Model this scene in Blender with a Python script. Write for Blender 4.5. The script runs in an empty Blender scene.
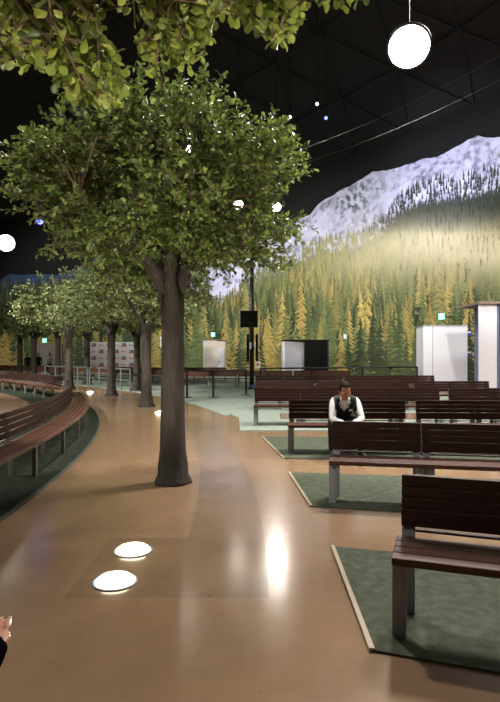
import bpy, bmesh, math, random
import numpy as np
from mathutils import Vector, Matrix
PI = math.pi
S = bpy.context.scene
COL = S.collection
rng = np.random.default_rng(7)
random.seed(7)
F, HZ, CX, CAMH = 540.0, 356.0, 250.0, 1.5          # focal length (px), horizon row, centre column, eye height
RC = (-32.7, 3.9)                                   # centre of the round court on the left

def ground(px, py, z=0.0):
    Y = F * (CAMH - z) / (py - HZ)
    return Vector(((px - CX) / F * Y, Y, z))
def at(px, py, Y):
    return Vector(((px - CX) / F * Y, Y, CAMH - (py - HZ) / F * Y))
def ring(R, deg, z=0.0):
    a = math.radians(deg)
    return Vector((RC[0] + R * math.cos(a), RC[1] + R * math.sin(a), z))
def lin(r, g, b):
    f = lambda c: (c / 255 / 12.92) if c <= 10 else ((c / 255 + .055) / 1.055) ** 2.4
    return (f(r), f(g), f(b), 1.0)

# ------------------------------------------------------------------ materials
def mat(name, color, rough=.6, metal=0.0, noise=0.0, nscale=8.0, bump=0.0, emit=None, estr=0.0, spec=.5, stretch=None):
    m = bpy.data.materials.new(name); m.use_nodes = True
    nt = m.node_tree; b = nt.nodes['Principled BSDF']
    b.inputs['Base Color'].default_value = color
    b.inputs['Roughness'].default_value = rough
    b.inputs['Metallic'].default_value = metal
    b.inputs['Specular IOR Level'].default_value = spec
    if emit:
        b.inputs['Emission Color'].default_value = emit
        b.inputs['Emission Strength'].default_value = estr
    if noise or bump:
        tc = nt.nodes.new('ShaderNodeTexCoord'); mp = nt.nodes.new('ShaderNodeMapping')
        if stretch: mp.inputs['Scale'].default_value = stretch
        n = nt.nodes.new('ShaderNodeTexNoise'); n.inputs['Scale'].default_value = nscale; n.inputs['Detail'].default_value = 5
        nt.links.new(tc.outputs['Object'], mp.inputs['Vector']); nt.links.new(mp.outputs['Vector'], n.inputs['Vector'])
        if noise:
            r = nt.nodes.new('ShaderNodeValToRGB')
            r.color_ramp.elements[0].position = .3; r.color_ramp.elements[1].position = .7
            r.color_ramp.elements[0].color = [c * (1 - noise) for c in color[:3]] + [1]
            r.color_ramp.elements[1].color = [min(1, c * (1 + noise)) for c in color[:3]] + [1]
            nt.links.new(n.outputs['Fac'], r.inputs['Fac']); nt.links.new(r.outputs['Color'], b.inputs['Base Color'])
        if bump:
            bp = nt.nodes.new('ShaderNodeBump'); bp.inputs['Strength'].default_value = bump; bp.inputs['Distance'].default_value = .02
            nt.links.new(n.outputs['Fac'], bp.inputs['Height']); nt.links.new(bp.outputs['Normal'], b.inputs['Normal'])
    return m

M = {}
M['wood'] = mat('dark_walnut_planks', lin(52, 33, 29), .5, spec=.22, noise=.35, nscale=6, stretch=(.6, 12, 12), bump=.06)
M['woodseat'] = mat('worn_walnut_seat', lin(78, 48, 39), .5, spec=.3, noise=.3, nscale=6, stretch=(.6, 12, 12), bump=.06)  # lighter, redder brown than the backrest planks
M['wood2'] = mat('reddish_brown_planks', lin(100, 68, 57), .36, noise=.3, nscale=6, stretch=(1, 10, 10), bump=.06)
M['steel'] = mat('grey_painted_steel', lin(140, 141, 148), .5, .0, noise=.08, nscale=20)
M['steel2'] = mat('dull_grey_steel', lin(112, 108, 104), .55)
M['black'] = mat('black_metal', lin(20, 20, 22), .45, noise=.1, nscale=20)
M['blackmatt'] = mat('matt_black', lin(6, 6, 7), .85, spec=.2)
M['pole'] = mat('dark_pole_paint', lin(34, 38, 46), .35, .3)
M['silver'] = mat('brushed_silver', lin(112, 118, 120), .4, .4)
M['white'] = mat('white_panel', lin(214, 214, 226), .55, noise=.03, nscale=2)
M['cream'] = mat('cream_panel', lin(205, 196, 186), .6, noise=.04, nscale=2)
M['taupe'] = mat('taupe_panel', lin(120, 104, 92), .7, noise=.05, nscale=2)
M['bluegrey'] = mat('blue_grey_panel', lin(96, 104, 140), .6)
M['seam'] = mat('panel_seam_grey', lin(150, 150, 162), .6)
M['bark'] = mat('rough_brown_bark', lin(50, 44, 39), .85, noise=.4, nscale=9, stretch=(3, 3, .45), bump=.9)
M['twig'] = mat('twig_brown', lin(96, 76, 56), .8)
M['carpet'] = mat('green_carpet', lin(80, 86, 74), .95, noise=.25, nscale=14, bump=.25, spec=.1)
M['carpetdark'] = mat('dark_green_carpet', lin(50, 56, 47), .95, noise=.35, nscale=9, bump=.25, spec=.1)  # same green carpet, shade under the benches put into its darker colour
M['carpetlight'] = mat('pale_teal_carpet', lin(150, 164, 154), .8, noise=.12, nscale=5, spec=.2)  # same green carpet, lamp light put into its paler colour
M['edge'] = mat('pale_metal_edging', lin(160, 146, 122), .5, .0)
M['edgedark'] = mat('dark_rubber_edging', lin(74, 80, 76), .6)
M['lamp'] = mat('lamp_lens_glow', (1, .95, .85, 1), .4, emit=(1, .90, .76, 1), estr=90)
M['lampdim'] = mat('dim_lamp_lens_glow', (1, .95, .85, 1), .4, emit=(1, .92, .78, 1), estr=7)
M['lampbig'] = mat('floodlight_lens_glow', (1, .95, .85, 1), .4, emit=(1, .93, .82, 1), estr=60)
M['uplens'] = mat('well_light_glow', (1, .95, .85, 1), .3, emit=(1, .86, .62, 1), estr=14)
M['bluelens'] = mat('blue_lens_glow', (.1, .1, 1, 1), .3, emit=(.08, .10, 1, 1), estr=9)
M['whitelens'] = mat('small_white_lens', (1, 1, 1, 1), .3, emit=(.9, .9, 1, 1), estr=2.5)
M['exit'] = mat('exit_sign_glow', (.3, .8, .7, 1), .4, emit=(.30, .86, .66, 1), estr=.9)
M['exitmark'] = mat('exit_sign_mark', lin(235, 255, 250), .4, emit=(.9, 1, .95, 1), estr=1.0)
M['signwhite'] = mat('sign_white', lin(225, 222, 220), .5)
M['red'] = mat('print_red', lin(188, 66, 70), .6)
M['blue'] = mat('print_blue', lin(70, 84, 150), .6)
M['navy'] = mat('sign_blue', lin(50, 64, 140), .5)
M['pink'] = mat('print_pink', lin(208, 150, 150), .6)
M['tape'] = mat('blue_tape', lin(88, 124, 190), .5)
M['cable'] = mat('grey_cable', lin(84, 82, 80), .5)
M['skin'] = mat('skin_tan', lin(176, 122, 96), .5, noise=.08, nscale=30)
M['lips'] = mat('lip_brown', lin(132, 78, 68), .5)
M['nail'] = mat('finger_nail', lin(236, 200, 190), .35)
M['hair'] = mat('black_hair', lin(16, 13, 12), .7, spec=.2, noise=.3, nscale=60)
M['shirt'] = mat('white_cotton', lin(226, 226, 232), .8, noise=.04, nscale=30)
M['vest'] = mat('dark_vest_cloth', lin(24, 24, 32), .75, noise=.2, nscale=50)
M['trousers'] = mat('black_trouser_cloth', lin(20, 20, 24), .8, noise=.2, nscale=50)
M['shoe'] = mat('black_leather', lin(16, 15, 15), .35)
M['eye'] = mat('eye_white', lin(215, 210, 205), .3)
M['iris'] = mat('dark_iris', lin(28, 18, 14), .3)
M['greytop'] = mat('grey_cloth', lin(120, 118, 118), .8)

def leaf_mat(name, dark, lightc, trans):
    m = bpy.data.materials.new(name); m.use_nodes = True
    nt = m.node_tree; N = nt.nodes; L = nt.links
    b = N['Principled BSDF']; out = N['Material Output']
    g = N.new('ShaderNodeNewGeometry'); r = N.new('ShaderNodeValToRGB')
    r.color_ramp.elements[0].color = dark; r.color_ramp.elements[1].color = lightc
    L.new(g.outputs['Random Per Island'], r.inputs['Fac']); L.new(r.outputs['Color'], b.inputs['Base Color'])
    b.inputs['Roughness'].default_value = .42
    t = N.new('ShaderNodeBsdfTranslucent'); L.new(r.outputs['Color'], t.inputs['Color'])
    mx = N.new('ShaderNodeMixShader'); mx.inputs['Fac'].default_value = trans
    L.new(b.outputs['BSDF'], mx.inputs[1]); L.new(t.outputs['BSDF'], mx.inputs[2]); L.new(mx.outputs['Shader'], out.inputs['Surface'])
    return m
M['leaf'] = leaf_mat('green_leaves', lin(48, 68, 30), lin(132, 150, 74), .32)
M['leafnear'] = leaf_mat('sunny_green_leaves', lin(66, 84, 32), lin(166, 178, 82), .38)  # leaf green lightened, lamp light on the near crown put into the colour
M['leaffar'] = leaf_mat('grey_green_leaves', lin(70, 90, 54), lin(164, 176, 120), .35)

def floor_mat():
    m = bpy.data.materials.new('polished_tan_concrete'); m.use_nodes = True
    nt = m.node_tree; N = nt.nodes; L = nt.links; b = N['Principled BSDF']
    g = N.new('ShaderNodeNewGeometry')
    def math_(op, a, bb=None):
        n = N.new('ShaderNodeMath'); n.operation = op
        for i, v in enumerate((a, bb)):
            if v is None: continue
            if isinstance(v, (int, float)): n.inputs[i].default_value = v
            else: L.new(v, n.inputs[i])
        return n.outputs[0]
    def noise(scale, detail, rough=.55):
        n = N.new('ShaderNodeTexNoise'); n.inputs['Scale'].default_value = scale; n.inputs['Detail'].default_value = detail
        n.inputs['Roughness'].default_value = rough
        L.new(g.outputs['Position'], n.inputs['Vector']); return n.outputs['Fac']
    def ramp(v, p0, p1, c0=(0, 0, 0, 1), c1=(1, 1, 1, 1)):
        r = N.new('ShaderNodeValToRGB'); e = r.color_ramp.elements
        e[0].position = p0; e[1].position = p1; e[0].color = c0; e[1].color = c1
        L.new(v, r.inputs['Fac']); return r.outputs['Color']
    def mix(f, a, bb, mode='MIX'):
        n = N.new('ShaderNodeMix'); n.data_type = 'RGBA'; n.blend_type = mode
        for s, v in ((0, f), (6, a), (7, bb)):
            if isinstance(v, (int, float, tuple)): n.inputs[s].default_value = v
            else: L.new(v, n.inputs[s])
        return n.outputs[2]
    base = ramp(noise(.5, 3), .25, .75, lin(136, 111, 88), lin(153, 124, 98))
    mott = ramp(noise(5.0, 8, .65), .25, .8, (.86, .85, .84, 1), (1.06, 1.05, 1.04, 1))
    base = mix(1.0, base, mott, 'MULTIPLY')
    # ring-shaped darker grey strip and patch on the floor, at a constant distance from the centre of the court
    sx = N.new('ShaderNodeSeparateXYZ'); L.new(g.outputs['Position'], sx.inputs[0])
    dx = math_('SUBTRACT', sx.outputs[0], RC[0]); dy = math_('SUBTRACT', sx.outputs[1], RC[1])
    rad = math_('SQRT', math_('ADD', math_('MULTIPLY', dx, dx), math_('MULTIPLY', dy, dy)))
    def band(v, a, bb): return math_('MULTIPLY', math_('GREATER_THAN', v, a), math_('LESS_THAN', v, bb))
    strip = math_('MULTIPLY', band(rad, 32.2, 32.82), band(sx.outputs[1], 3.35, 13.3))
    patch = math_('MULTIPLY', band(rad, 31.55, 32.2), band(sx.outputs[1], 3.35, 4.45))
    pm = math_('MAXIMUM', strip, patch)
    mottle = ramp(noise(2.2, 4), .35, .6, (.55, .55, .55, 1), (1, 1, 1, 1))
    base = mix(mix(1.0, math_('MULTIPLY', pm, .5), mottle, 'MULTIPLY'), base, lin(98, 82, 66))
    spots = ramp(noise(9.0, 2), .70, .73)
    base = mix(math_('MULTIPLY', spots, .2), base, lin(70, 48, 34))
    L.new(base, b.inputs['Base Color'])
    rr = ramp(noise(1.3, 4), .3, .7, (.15, .15, .15, 1), (.22, .22, .22, 1))
    L.new(rr, b.inputs['Roughness'])
    b.inputs['Specular IOR Level'].default_value = .75
    bp = N.new('ShaderNodeBump'); bp.inputs['Strength'].default_value = .05; bp.inputs['Distance'].default_value = .02
    L.new(noise(5.0, 4), bp.inputs['Height']); L.new(bp.outputs['Normal'], b.inputs['Normal'])
    return m
M['floor'] = floor_mat()

def print_mat():
    m = bpy.data.materials.new('printed_mural_fabric'); m.use_nodes = True
    nt = m.node_tree; b = nt.nodes['Principled BSDF']
    a = nt.nodes.new('ShaderNodeAttribute'); a.attribute_name = 'print'
    nt.links.new(a.outputs['Color'], b.inputs['Base Color'])
    b.inputs['Roughness'].default_value = .75; b.inputs['Specular IOR Level'].default_value = .15
    return m
M['print'] = print_mat()

# ------------------------------------------------------------------ mesh helpers
def link(o, parent=None):
    COL.objects.link(o)
    if parent is not None: o.parent = parent
    return o
def obj(name, bm, m, parent=None, smooth=False, bevel=0.0):
    me = bpy.data.meshes.new(name)
    bmesh.ops.recalc_face_normals(bm, faces=bm.faces[:])
    bm.to_mesh(me); bm.free()
    if smooth:
        for p in me.polygons: p.use_smooth = True
    for mm in (m if isinstance(m, (list, tuple)) else [m]): me.materials.append(mm)
    o = bpy.data.objects.new(name, me); link(o, parent)
    if bevel:
        md = o.modifiers.new('bevel', 'BEVEL'); md.width = bevel; md.segments = 2; md.limit_method = 'ANGLE'
    return o
def tag(o, label, cat, group=None, kind=None):
    o['label'] = label; o['category'] = cat
    if group: o['group'] = group
    if kind: o['kind'] = kind
    return o
def thing(name, label, cat, loc=(0, 0, 0), rz=0.0, group=None):
    o = bpy.data.objects.new(name, None); o.empty_display_size = .1; link(o)
    o.location = loc; o.rotation_euler = (0, 0, rz)
    return tag(o, label, cat, group)
def struct(o):
    o['kind'] = 'structure'; return o
def dup(root, loc, rz, label, group=None, scale=None):
    r = root.copy(); COL.objects.link(r); r.location = loc; r.rotation_euler = (0, 0, rz); r['label'] = label
    if scale: r.scale = (scale,) * 3
    if group: r['group'] = group
    for ch in root.children:
        c = ch.copy(); COL.objects.link(c); c.parent = r
        for g in ch.children:
            d = g.copy(); COL.objects.link(d); d.parent = c
    return r
def box(bm, x0, x1, y0, y1, z0, z1, mi=0, M4=None):
    vs = [bm.verts.new(Vector(p) if M4 is None else M4 @ Vector(p)) for p in
          ((x0, y0, z0), (x1, y0, z0), (x1, y1, z0), (x0, y1, z0), (x0, y0, z1), (x1, y0, z1), (x1, y1, z1), (x0, y1, z1))]
    for f in ((0, 3, 2, 1), (4, 5, 6, 7), (0, 1, 5, 4), (1, 2, 6, 5), (2, 3, 7, 6), (3, 0, 4, 7)):
        bm.faces.new([vs[i] for i in f]).material_index = mi
def tube(bm, pts, radii, n=8, caps=True):
    pts = [Vector(p) for p in pts]
    if isinstance(radii, (int, float)): radii = [radii] * len(pts)
    rings = []; prev = None
    for i, p in enumerate(pts):
        d = (pts[min(i + 1, len(pts) - 1)] - pts[max(i - 1, 0)]).normalized()
        if prev is None:
            u = d.orthogonal().normalized()
        else:
            u = (prev - d * prev.dot(d)).normalized()
        prev = u; w = d.cross(u)
        rings.append([bm.verts.new(p + (u * math.cos(2 * PI * k / n) + w * math.sin(2 * PI * k / n)) * radii[i]) for k in range(n)])
    for a, b in zip(rings, rings[1:]):
        for k in range(n):
            bm.faces.new((a[k], a[(k + 1) % n], b[(k + 1) % n], b[k]))
    if caps:
        bm.faces.new(rings[0][::-1]); bm.faces.new(rings[-1])
def lathe(bm, prof, n=24, c=(0, 0, 0), M4=None):
    rings = []
    for r, z in prof:
        rings.append([bm.verts.new((M4 @ Vector((r * math.cos(2 * PI * k / n), r * math.sin(2 * PI * k / n), z))) if M4 is not None else
                      Vector((c[0] + r * math.cos(2 * PI * k / n), c[1] + r * math.sin(2 * PI * k / n), c[2] + z))) for k in range(n)])
    for a, b in zip(rings, rings[1:]):
        for k in range(n): bm.faces.new((a[k], a[(k + 1) % n], b[(k + 1) % n], b[k]))
    bm.faces.new(rings[0][::-1]); bm.faces.new(rings[-1])
def slab(bm, pts, z0, z1):
    lo = [bm.verts.new((p[0], p[1], z0)) for p in pts]; hi = [bm.verts.new((p[0], p[1], z1)) for p in pts]
    n = len(pts)
    for k in range(n): bm.faces.new((lo[k], lo[(k + 1) % n], hi[(k + 1) % n], hi[k]))
    bm.faces.new(hi); bm.faces.new(lo[::-1])
def np_mesh(name, verts, faces_list, m, parent=None, smooth=False):
    """faces_list: list of (k, array of shape (n, k))"""
    me = bpy.data.meshes.new(name)
    nl = sum(a.size for a in faces_list); nf = sum(a.shape[0] for a in faces_list)
    me.vertices.add(len(verts)); me.vertices.foreach_set('co', np.asarray(verts, np.float32).ravel())
    me.loops.add(nl); me.loops.foreach_set('vertex_index', np.concatenate([a.ravel() for a in faces_list]).astype(np.int32))
    me.polygons.add(nf)
    tot = np.concatenate([np.full(a.shape[0], a.shape[1]) for a in faces_list]).astype(np.int32)
    st = np.concatenate([[0], np.cumsum(tot)[:-1]]).astype(np.int32)
    me.polygons.foreach_set('loop_start', st); me.polygons.foreach_set('loop_total', tot)
    me.update(calc_edges=True); me.validate()
    if smooth:
        me.polygons.foreach_set('use_smooth', np.ones(nf, bool))
    me.materials.append(m)
    o = bpy.data.objects.new(name, me); link(o, parent); return o

# ------------------------------------------------------------------ the hall
bm = bmesh.new(); RW = 52.0
bmesh.ops.create_circle(bm, cap_ends=True, segments=128, radius=RW + .4, matrix=Matrix.Translation((RC[0], RC[1], 0)))
struct(obj('floor', bm, M['floor']))
M['wall'] = mat('black_wall_drape', lin(15, 15, 17), .9)
M['dome'] = mat('black_dome_fabric', lin(24, 23, 25), .75, noise=.15, nscale=.3)
M['strut'] = mat('dark_grey_strut', lin(29, 28, 31), .7)
bm = bmesh.new(); n = 128; hw = 15.5
for k in range(n):
    a0, a1 = 2 * PI * k / n, 2 * PI * (k + 1) / n
    vs = [bm.verts.new((RC[0] + RW * math.cos(a), RC[1] + RW * math.sin(a), z)) for a, z in ((a0, 0), (a1, 0), (a1, hw), (a0, hw))]
    bm.faces.new(vs)
bmesh.ops.remove_doubles(bm, verts=bm.verts[:], dist=.01)
struct(obj('wall_back', bm, M['wall'], smooth=True))
def dome_z(r): return hw + 14 * (1 - (r / (RW + .1)) ** 2)
bm = bmesh.new(); rr = [0.01] + [RW * i / 14 for i in range(1, 14)] + [RW + .1]
rings = []
for i, r in enumerate(rr):
    rings.append([bm.verts.new((RC[0] + r * math.cos(2 * PI * (k + .5 * (i % 2)) / 72), RC[1] + r * math.sin(2 * PI * (k + .5 * (i % 2)) / 72), dome_z(r))) for k in range(72)])
for i, (a, b) in enumerate(zip(rings, rings[1:])):
    for k in range(72):
        if i % 2 == 0:
            bm.faces.new((a[k], b[k], a[(k + 1) % 72])); bm.faces.new((b[k], b[(k + 1) % 72], a[(k + 1) % 72]))
        else:
            bm.faces.new((a[k], b[k], b[(k + 1) % 72])); bm.faces.new((a[k], b[(k + 1) % 72], a[(k + 1) % 72]))
dome_edges = [(e.verts[0].co.copy(), e.verts[1].co.copy()) for e in bm.edges]
ceil = struct(obj('ceiling', bm, M['dome']))
bm = bmesh.new()
for a, b in dome_edges:
    mid = (a + b) / 2
    if mid.y > 2 and mid.x > -16 and (a - b).length > .3:
        tube(bm, [a - Vector((0, 0, .12)), b - Vector((0, 0, .12))], .035, 4)
struct(obj('trim_1', bm, M['strut'], ceil))

# ------------------------------------------------------------------ printed forest mural on the far wall
RM = RW - .25
def wall_hit(px, py, R=RM):
    k = (px - CX) / F
    A = k * k + 1; B = 2 * (-RC[0]) * k - 2 * RC[1]; C = RC[0] ** 2 + RC[1] ** 2 - R * R
    Y = (-B + np.sqrt(B * B - 4 * A * C)) / (2 * A)
    return k * Y, Y, CAMH - (py - HZ) / F * Y
sil_x = np.array([-320, -150, -60, 0, 10, 18, 39, 60, 78, 96, 130, 165, 200, 230, 262, 285, 310, 318, 325, 345, 360, 372, 385, 395, 420, 438, 450, 462, 470, 478, 484, 490, 500, 525, 560, 610, 680, 800, 950])
sil_y = np.array([262, 280, 276, 280, 273.5, 275, 274, 275, 268, 257, 246, 250, 262, 255, 240, 226, 215, 205, 200, 188, 180, 172, 170, 168, 160, 157, 150, 143, 139, 136.5, 138, 138, 137, 142, 128, 138, 150, 146, 160.])
tl_x = np.array([-320, 0, 60, 110, 160, 200, 218, 235, 262, 300, 320, 350, 368, 385, 400, 420, 450, 482, 500, 600, 950])
tl_y = np.array([296, 296, 294, 284, 288, 298, 310, 300, 282, 266, 256, 252, 248, 236, 214, 204, 200, 194, 190, 196, 206.])
def vnoise(x, y, seed):
    xi = np.floor(x).astype(int); yi = np.floor(y).astype(int); fx = x - xi; fy = y - yi
    fx = fx * fx * (3 - 2 * fx); fy = fy * fy * (3 - 2 * fy)
    def h(a, b):
        v = np.sin(a * 127.1 + b * 311.7 + seed * 74.7) * 43758.5453
        return v - np.floor(v)
    return (h(xi, yi) * (1 - fx) + h(xi + 1, yi) * fx) * (1 - fy) + (h(xi, yi + 1) * (1 - fx) + h(xi + 1, yi + 1) * fx) * fy
def fbm(x, y, seed, o=5):
    v = 0; a = .5
    for i in range(o):
        v = v + a * vnoise(x * 2 ** i, y * 2 ** i, seed + i); a *= .5
    return v
def sm(a, b, x):
    t = np.clip((x - a) / (b - a), 0, 1); return t * t * (3 - 2 * t)
def LC(r, g, b): return np.array(lin(r, g, b)[:3])
PALE = LC(218, 210, 180)  # cream of the pale band across the forest print
def pale_band(px, py):
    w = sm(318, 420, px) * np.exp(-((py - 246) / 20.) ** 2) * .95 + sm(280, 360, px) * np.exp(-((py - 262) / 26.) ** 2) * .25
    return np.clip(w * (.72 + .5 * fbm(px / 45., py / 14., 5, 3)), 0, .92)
# painted backing: mountain, snow, slope with a pale band
us = np.concatenate([np.arange(-320, -20, 5.), np.arange(-20, 520, 1.4), np.arange(520, 951, 5.)]); nv = 150
top = np.interp(us, sil_x, sil_y) + 3.0 * (fbm(us / 9., us * 0, 31, 4) - .5) * sm(90, 300, us)
tl = np.interp(us, tl_x, tl_y)
vv = np.linspace(0, 1, nv)
PX = np.repeat(us[:, None], nv, 1)
yb = 392.0
PY = top[:, None] + (yb - top[:, None]) * (vv[None, :] ** 1.25)
TOP = top[:, None] + 0 * PX; TL = tl[:, None] + 0 * PX
X, Y, Z = wall_hit(PX, PY); Z = np.maximum(Z, .05)
ridge = 1 - np.abs(2 * fbm((PX + .9 * PY) / 22., (PY - .55 * PX) / 34., 3, 5) - 1)
fine = fbm((PX + .8 * PY) / 3.2, (PY - .7 * PX) / 5.5, 11, 4)
rock = sm(.47, .70, fine * .75 + .32 * ridge - .12)
depth = np.clip((PY - TOP) / 70., 0, 1)
snow = LC(206, 208, 240)[None, None] * (.62 + .6 * fbm(PX / 9., PY / 7., 21, 5))[..., None]
rockc = LC(96, 94, 122)[None, None] * (.7 + .6 * fine)[..., None]
c = snow * (1 - .75 * rock[..., None]) + rockc * (.75 * rock[..., None])
# dark tree patches on the snow: near the shoulder at x~345 and the right slope
def blob(cx, cy, rx, ry): return np.exp(-(((PX - cx) / rx) ** 2 + ((PY - cy) / ry) ** 2))
pt = np.clip(1.1 * blob(352, 200, 18, 15) + .8 * blob(372, 186, 14, 9) + .9 * blob(497, 164, 10, 16) + .45 * blob(425, 176, 40, 10) + .9 * blob(385, 225, 30, 12), 0, 1)
speck = sm(.47, .58, fbm(PX / 3.2, PY / 4.6, 41, 4))
c = c * (1 - (pt * speck)[..., None] * .9) + LC(52, 66, 62)[None, None] * ((pt * speck)[..., None] * .9)
farl = sm(150, 95, PX)                                   # the bluish far ridge at the other end of the mural
c = c * (1 - farl[..., None]) + LC(62, 78, 112)[None, None] * (.6 + .8 * fbm(PX / 7., PY / 5., 51, 4))[..., None] * farl[..., None]
fo = sm(-8, 8, PY - TL - 10 * (fbm(PX / 8., PY / 8., 61, 3) - .5))
hill = LC(58, 70, 58)[None, None] * (.5 + fbm(PX / 3., PY / 6., 71, 4))[..., None]
c = c * (1 - fo[..., None]) + hill * fo[..., None]
mi_ = pale_band(PX, PY)[..., None]; c = c * (1 - mi_) + PALE * mi_
V = np.stack([X, Y, Z], -1).reshape(-1, 3); CC = c.reshape(-1, 3)
idx = np.arange(len(us) * nv).reshape(len(us), nv)
quads = np.stack([idx[:-1, :-1], idx[:-1, 1:], idx[1:, 1:], idx[1:, :-1]], -1).reshape(-1, 4)
# printed conifers, small up the slope and tall along the bottom
tv, tc, tri = [], [], []
greens = [LC(60, 76, 52), LC(78, 92, 60), LC(96, 108, 70), LC(112, 120, 80), LC(44, 58, 44)]
golds = [LC(160, 140, 80), LC(142, 128, 74), LC(122, 116, 72), LC(172, 150, 88)]
ysteps = []; t = -.12
while t < 1.12:
    ysteps.append(t); t += .016 + .030 * max(t, 0)
layer = 0
feature = [(301, 338, 66, 0), (367, 372, 96, 0), (361, 330, 40, 3), (412, 372, 60, 1), (246, 330, 58, 2), (226, 350, 46, 1), (283, 345, 60, 0), (349, 352, 54, 0), (186, 372, 62, 1), (203, 340, 52, 2), (438, 330, 80, 2),
           (158, 372, 52, 0), (268, 352, 46, 1), (395, 350, 60, 2), (470, 376, 70, 1), (60, 366, 34, 2), (12, 366, 40, 1), (84, 372, 40, 3), (320, 366, 50, 1), (336, 330, 46, 2)]
items = []
for t in ysteps:
    layer += 1
    h0 = 8 + 44 * max(t, 0) ** 1.2
    px = -310.0
    while px < 940:
        off = px < -15 or px > 515
        tlp = np.interp(px, tl_x, tl_y)
        base = tlp + (374 - tlp) * t + random.uniform(-.18, .18) * h0
        h = h0 * random.uniform(.7, 1.3)
        thin = 1.0
        if t < 0.02: thin = .45
        gold = vnoise(np.array(px / 33.), np.array(base / 50.), 91)
        g = (gold > .60 and random.random() < .38 + .2 * t) or random.random() < .06
        if base < 236 and px > 330: g = False
        if random.random() < thin: items.append((layer, px, base, h, random.choice(golds) if g else random.choice(greens)))
        px += h0 * random.uniform(.20, .42) * (1.6 if off else 1)
for (fx, fb, fh, gi) in feature:
    items.append((int(layer * .9), fx, fb, fh, golds[gi] * 1.3))
items.sort(key=lambda q: q[0])
nb = len(V); vi = nb
for (ly, px, base, h, colr) in items:
    w = h * random.uniform(.16, .25)
    tiers = 6 if h < 16 else (10 if h < 40 else 15)
    off = .012 + ly * .0022 + random.random() * .0018
    left = px < 130
    tone = .85 + .35 * random.random()
    col0 = colr * tone
    if px > 325 and base < 240: col0 = LC(74, 80, 74) * tone * .8
    if left: col0 = col0 * .75 + LC(66, 78, 92) * .25 if base < 315 else col0
    P, Cc = [], []
    for k in range(tiers):
        f0 = k / tiers; f1 = (k + 1.55) / tiers
        yt = base - h * (1 - f0); yl = base - h * (1 - min(f1, 1.04))
        ww = w * (f0 + 1.2 / tiers) * random.uniform(.72, 1.15)
        jl, jr = random.uniform(-.4, .4) * h / tiers, random.uniform(-.4, .4) * h / tiers
        cx = px + random.uniform(-.08, .08) * w
        P += [(cx, yt), (cx - ww, yl + jl), (cx + ww * .1, yl - .35 * h / tiers), (cx, yt), (cx + ww * .1, yl - .35 * h / tiers), (cx + ww, yl + jr)]
        s1 = random.uniform(.45, 1.05); s2 = random.uniform(.6, 1.35)
        Cc += [col0 * 1.15, col0 * s1, col0 * s1 * .6, col0 * 1.2, col0 * s2 * .55, col0 * s2]
    P = np.array(P); Cc = np.array(Cc)
    m_ = pale_band(P[:, 0], P[:, 1])[:, None]
    # pale yellow-green blend over the upper slope of the picture
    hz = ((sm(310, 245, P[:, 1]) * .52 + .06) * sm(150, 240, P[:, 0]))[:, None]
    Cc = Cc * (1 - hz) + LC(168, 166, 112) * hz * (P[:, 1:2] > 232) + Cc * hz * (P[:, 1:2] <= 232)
    Cc = Cc * (1 - m_) + PALE * m_
    x, y, z = wall_hit(P[:, 0], P[:, 1], RM - off)
    tv.append(np.stack([x, y, np.maximum(z, .04)], -1)); tc.append(Cc)
    k = len(P); tri.append(np.arange(vi, vi + k).reshape(-1, 3)); vi += k
V = np.concatenate([V] + tv); CC = np.concatenate([CC] + tc)
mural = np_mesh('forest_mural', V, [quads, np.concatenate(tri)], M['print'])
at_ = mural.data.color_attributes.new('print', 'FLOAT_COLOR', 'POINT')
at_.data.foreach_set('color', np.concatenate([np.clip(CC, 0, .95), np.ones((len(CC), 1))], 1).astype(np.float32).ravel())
tag(mural, 'huge curved mural of golden conifer forest under a snowy mountain on the back wall', 'mural')

# ------------------------------------------------------------------ carpets
def carpet(name, label, pts, m, h=.012, group='green carpets under the benches'):
    bm = bmesh.new(); slab(bm, pts, 0.0, h)
    return tag(obj(name, bm, m), label, 'carpet', group)
def edging(parent, a, b, w=.028):
    a = Vector((a[0], a[1], 0)); b = Vector((b[0], b[1], 0)); d = (b - a).normalized(); nn = Vector((-d.y, d.x, 0)) * w / 2
    bm = bmesh.new(); slab(bm, [a - nn, b - nn, b + nn, a + nn], 0, .02); return obj('edging', bm, M['edge'], parent)
c1 = [ground(332.6, 547.5), ground(372, 652), ground(372, 652) + Vector((2.3, -.80, 0)), ground(332.6, 547.5) + Vector((2.2, -.62, 0))]
k1 = carpet('carpet', 'green carpet beneath the single bench closest to the camera', c1, M['carpet']); edging(k1, c1[0], c1[1])
c2 = [ground(289, 473), ground(311, 507), ground(311, 507) + Vector((3.5, -.75, 0)), ground(289, 473) + Vector((3.5, -.55, 0))]
k2 = carpet('carpet', 'green carpet beneath the bench in front of the seated man', c2, M['carpet']); edging(k2, c2[0], c2[1])
c3 = [ground(262, 437), ground(284, 459), ground(284, 459) + Vector((5.2, -.3, 0)), ground(262, 437) + Vector((5.2, -.2, 0))]
k3 = carpet('carpet', 'green carpet beneath the bench the man sits on', c3, M['carpet']); edging(k3, c3[0], c3[1])
c4 = [ground(239, 418.2), ground(240, 431), ground(240, 431) + Vector((7.2, -.1, 0)), Vector((7.0, 12.5, 0)), Vector((.72, 12.7, 0)), Vector((.95, 19, 0)), Vector((.2, 16.5, 0)), Vector((-.5, 13.9, 0))]
k4 = carpet('carpet', 'pale green carpet beneath the bench row behind the seated man', c4, M['carpetlight'], .016)
carpet('carpet', 'green carpet beneath the second bench row behind the seated man', [(.75, 14.15), (7.6, 14.1), (7.6, 15.8), (.75, 15.8)], M['carpetlight'])
carpet('carpet', 'green carpet beneath the third bench row behind the seated man', [(2.1, 18.4), (7.6, 18.4), (7.6, 20.1), (2.1, 20.1)], M['carpetlight'])
bm = bmesh.new()
n_ = 60
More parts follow.
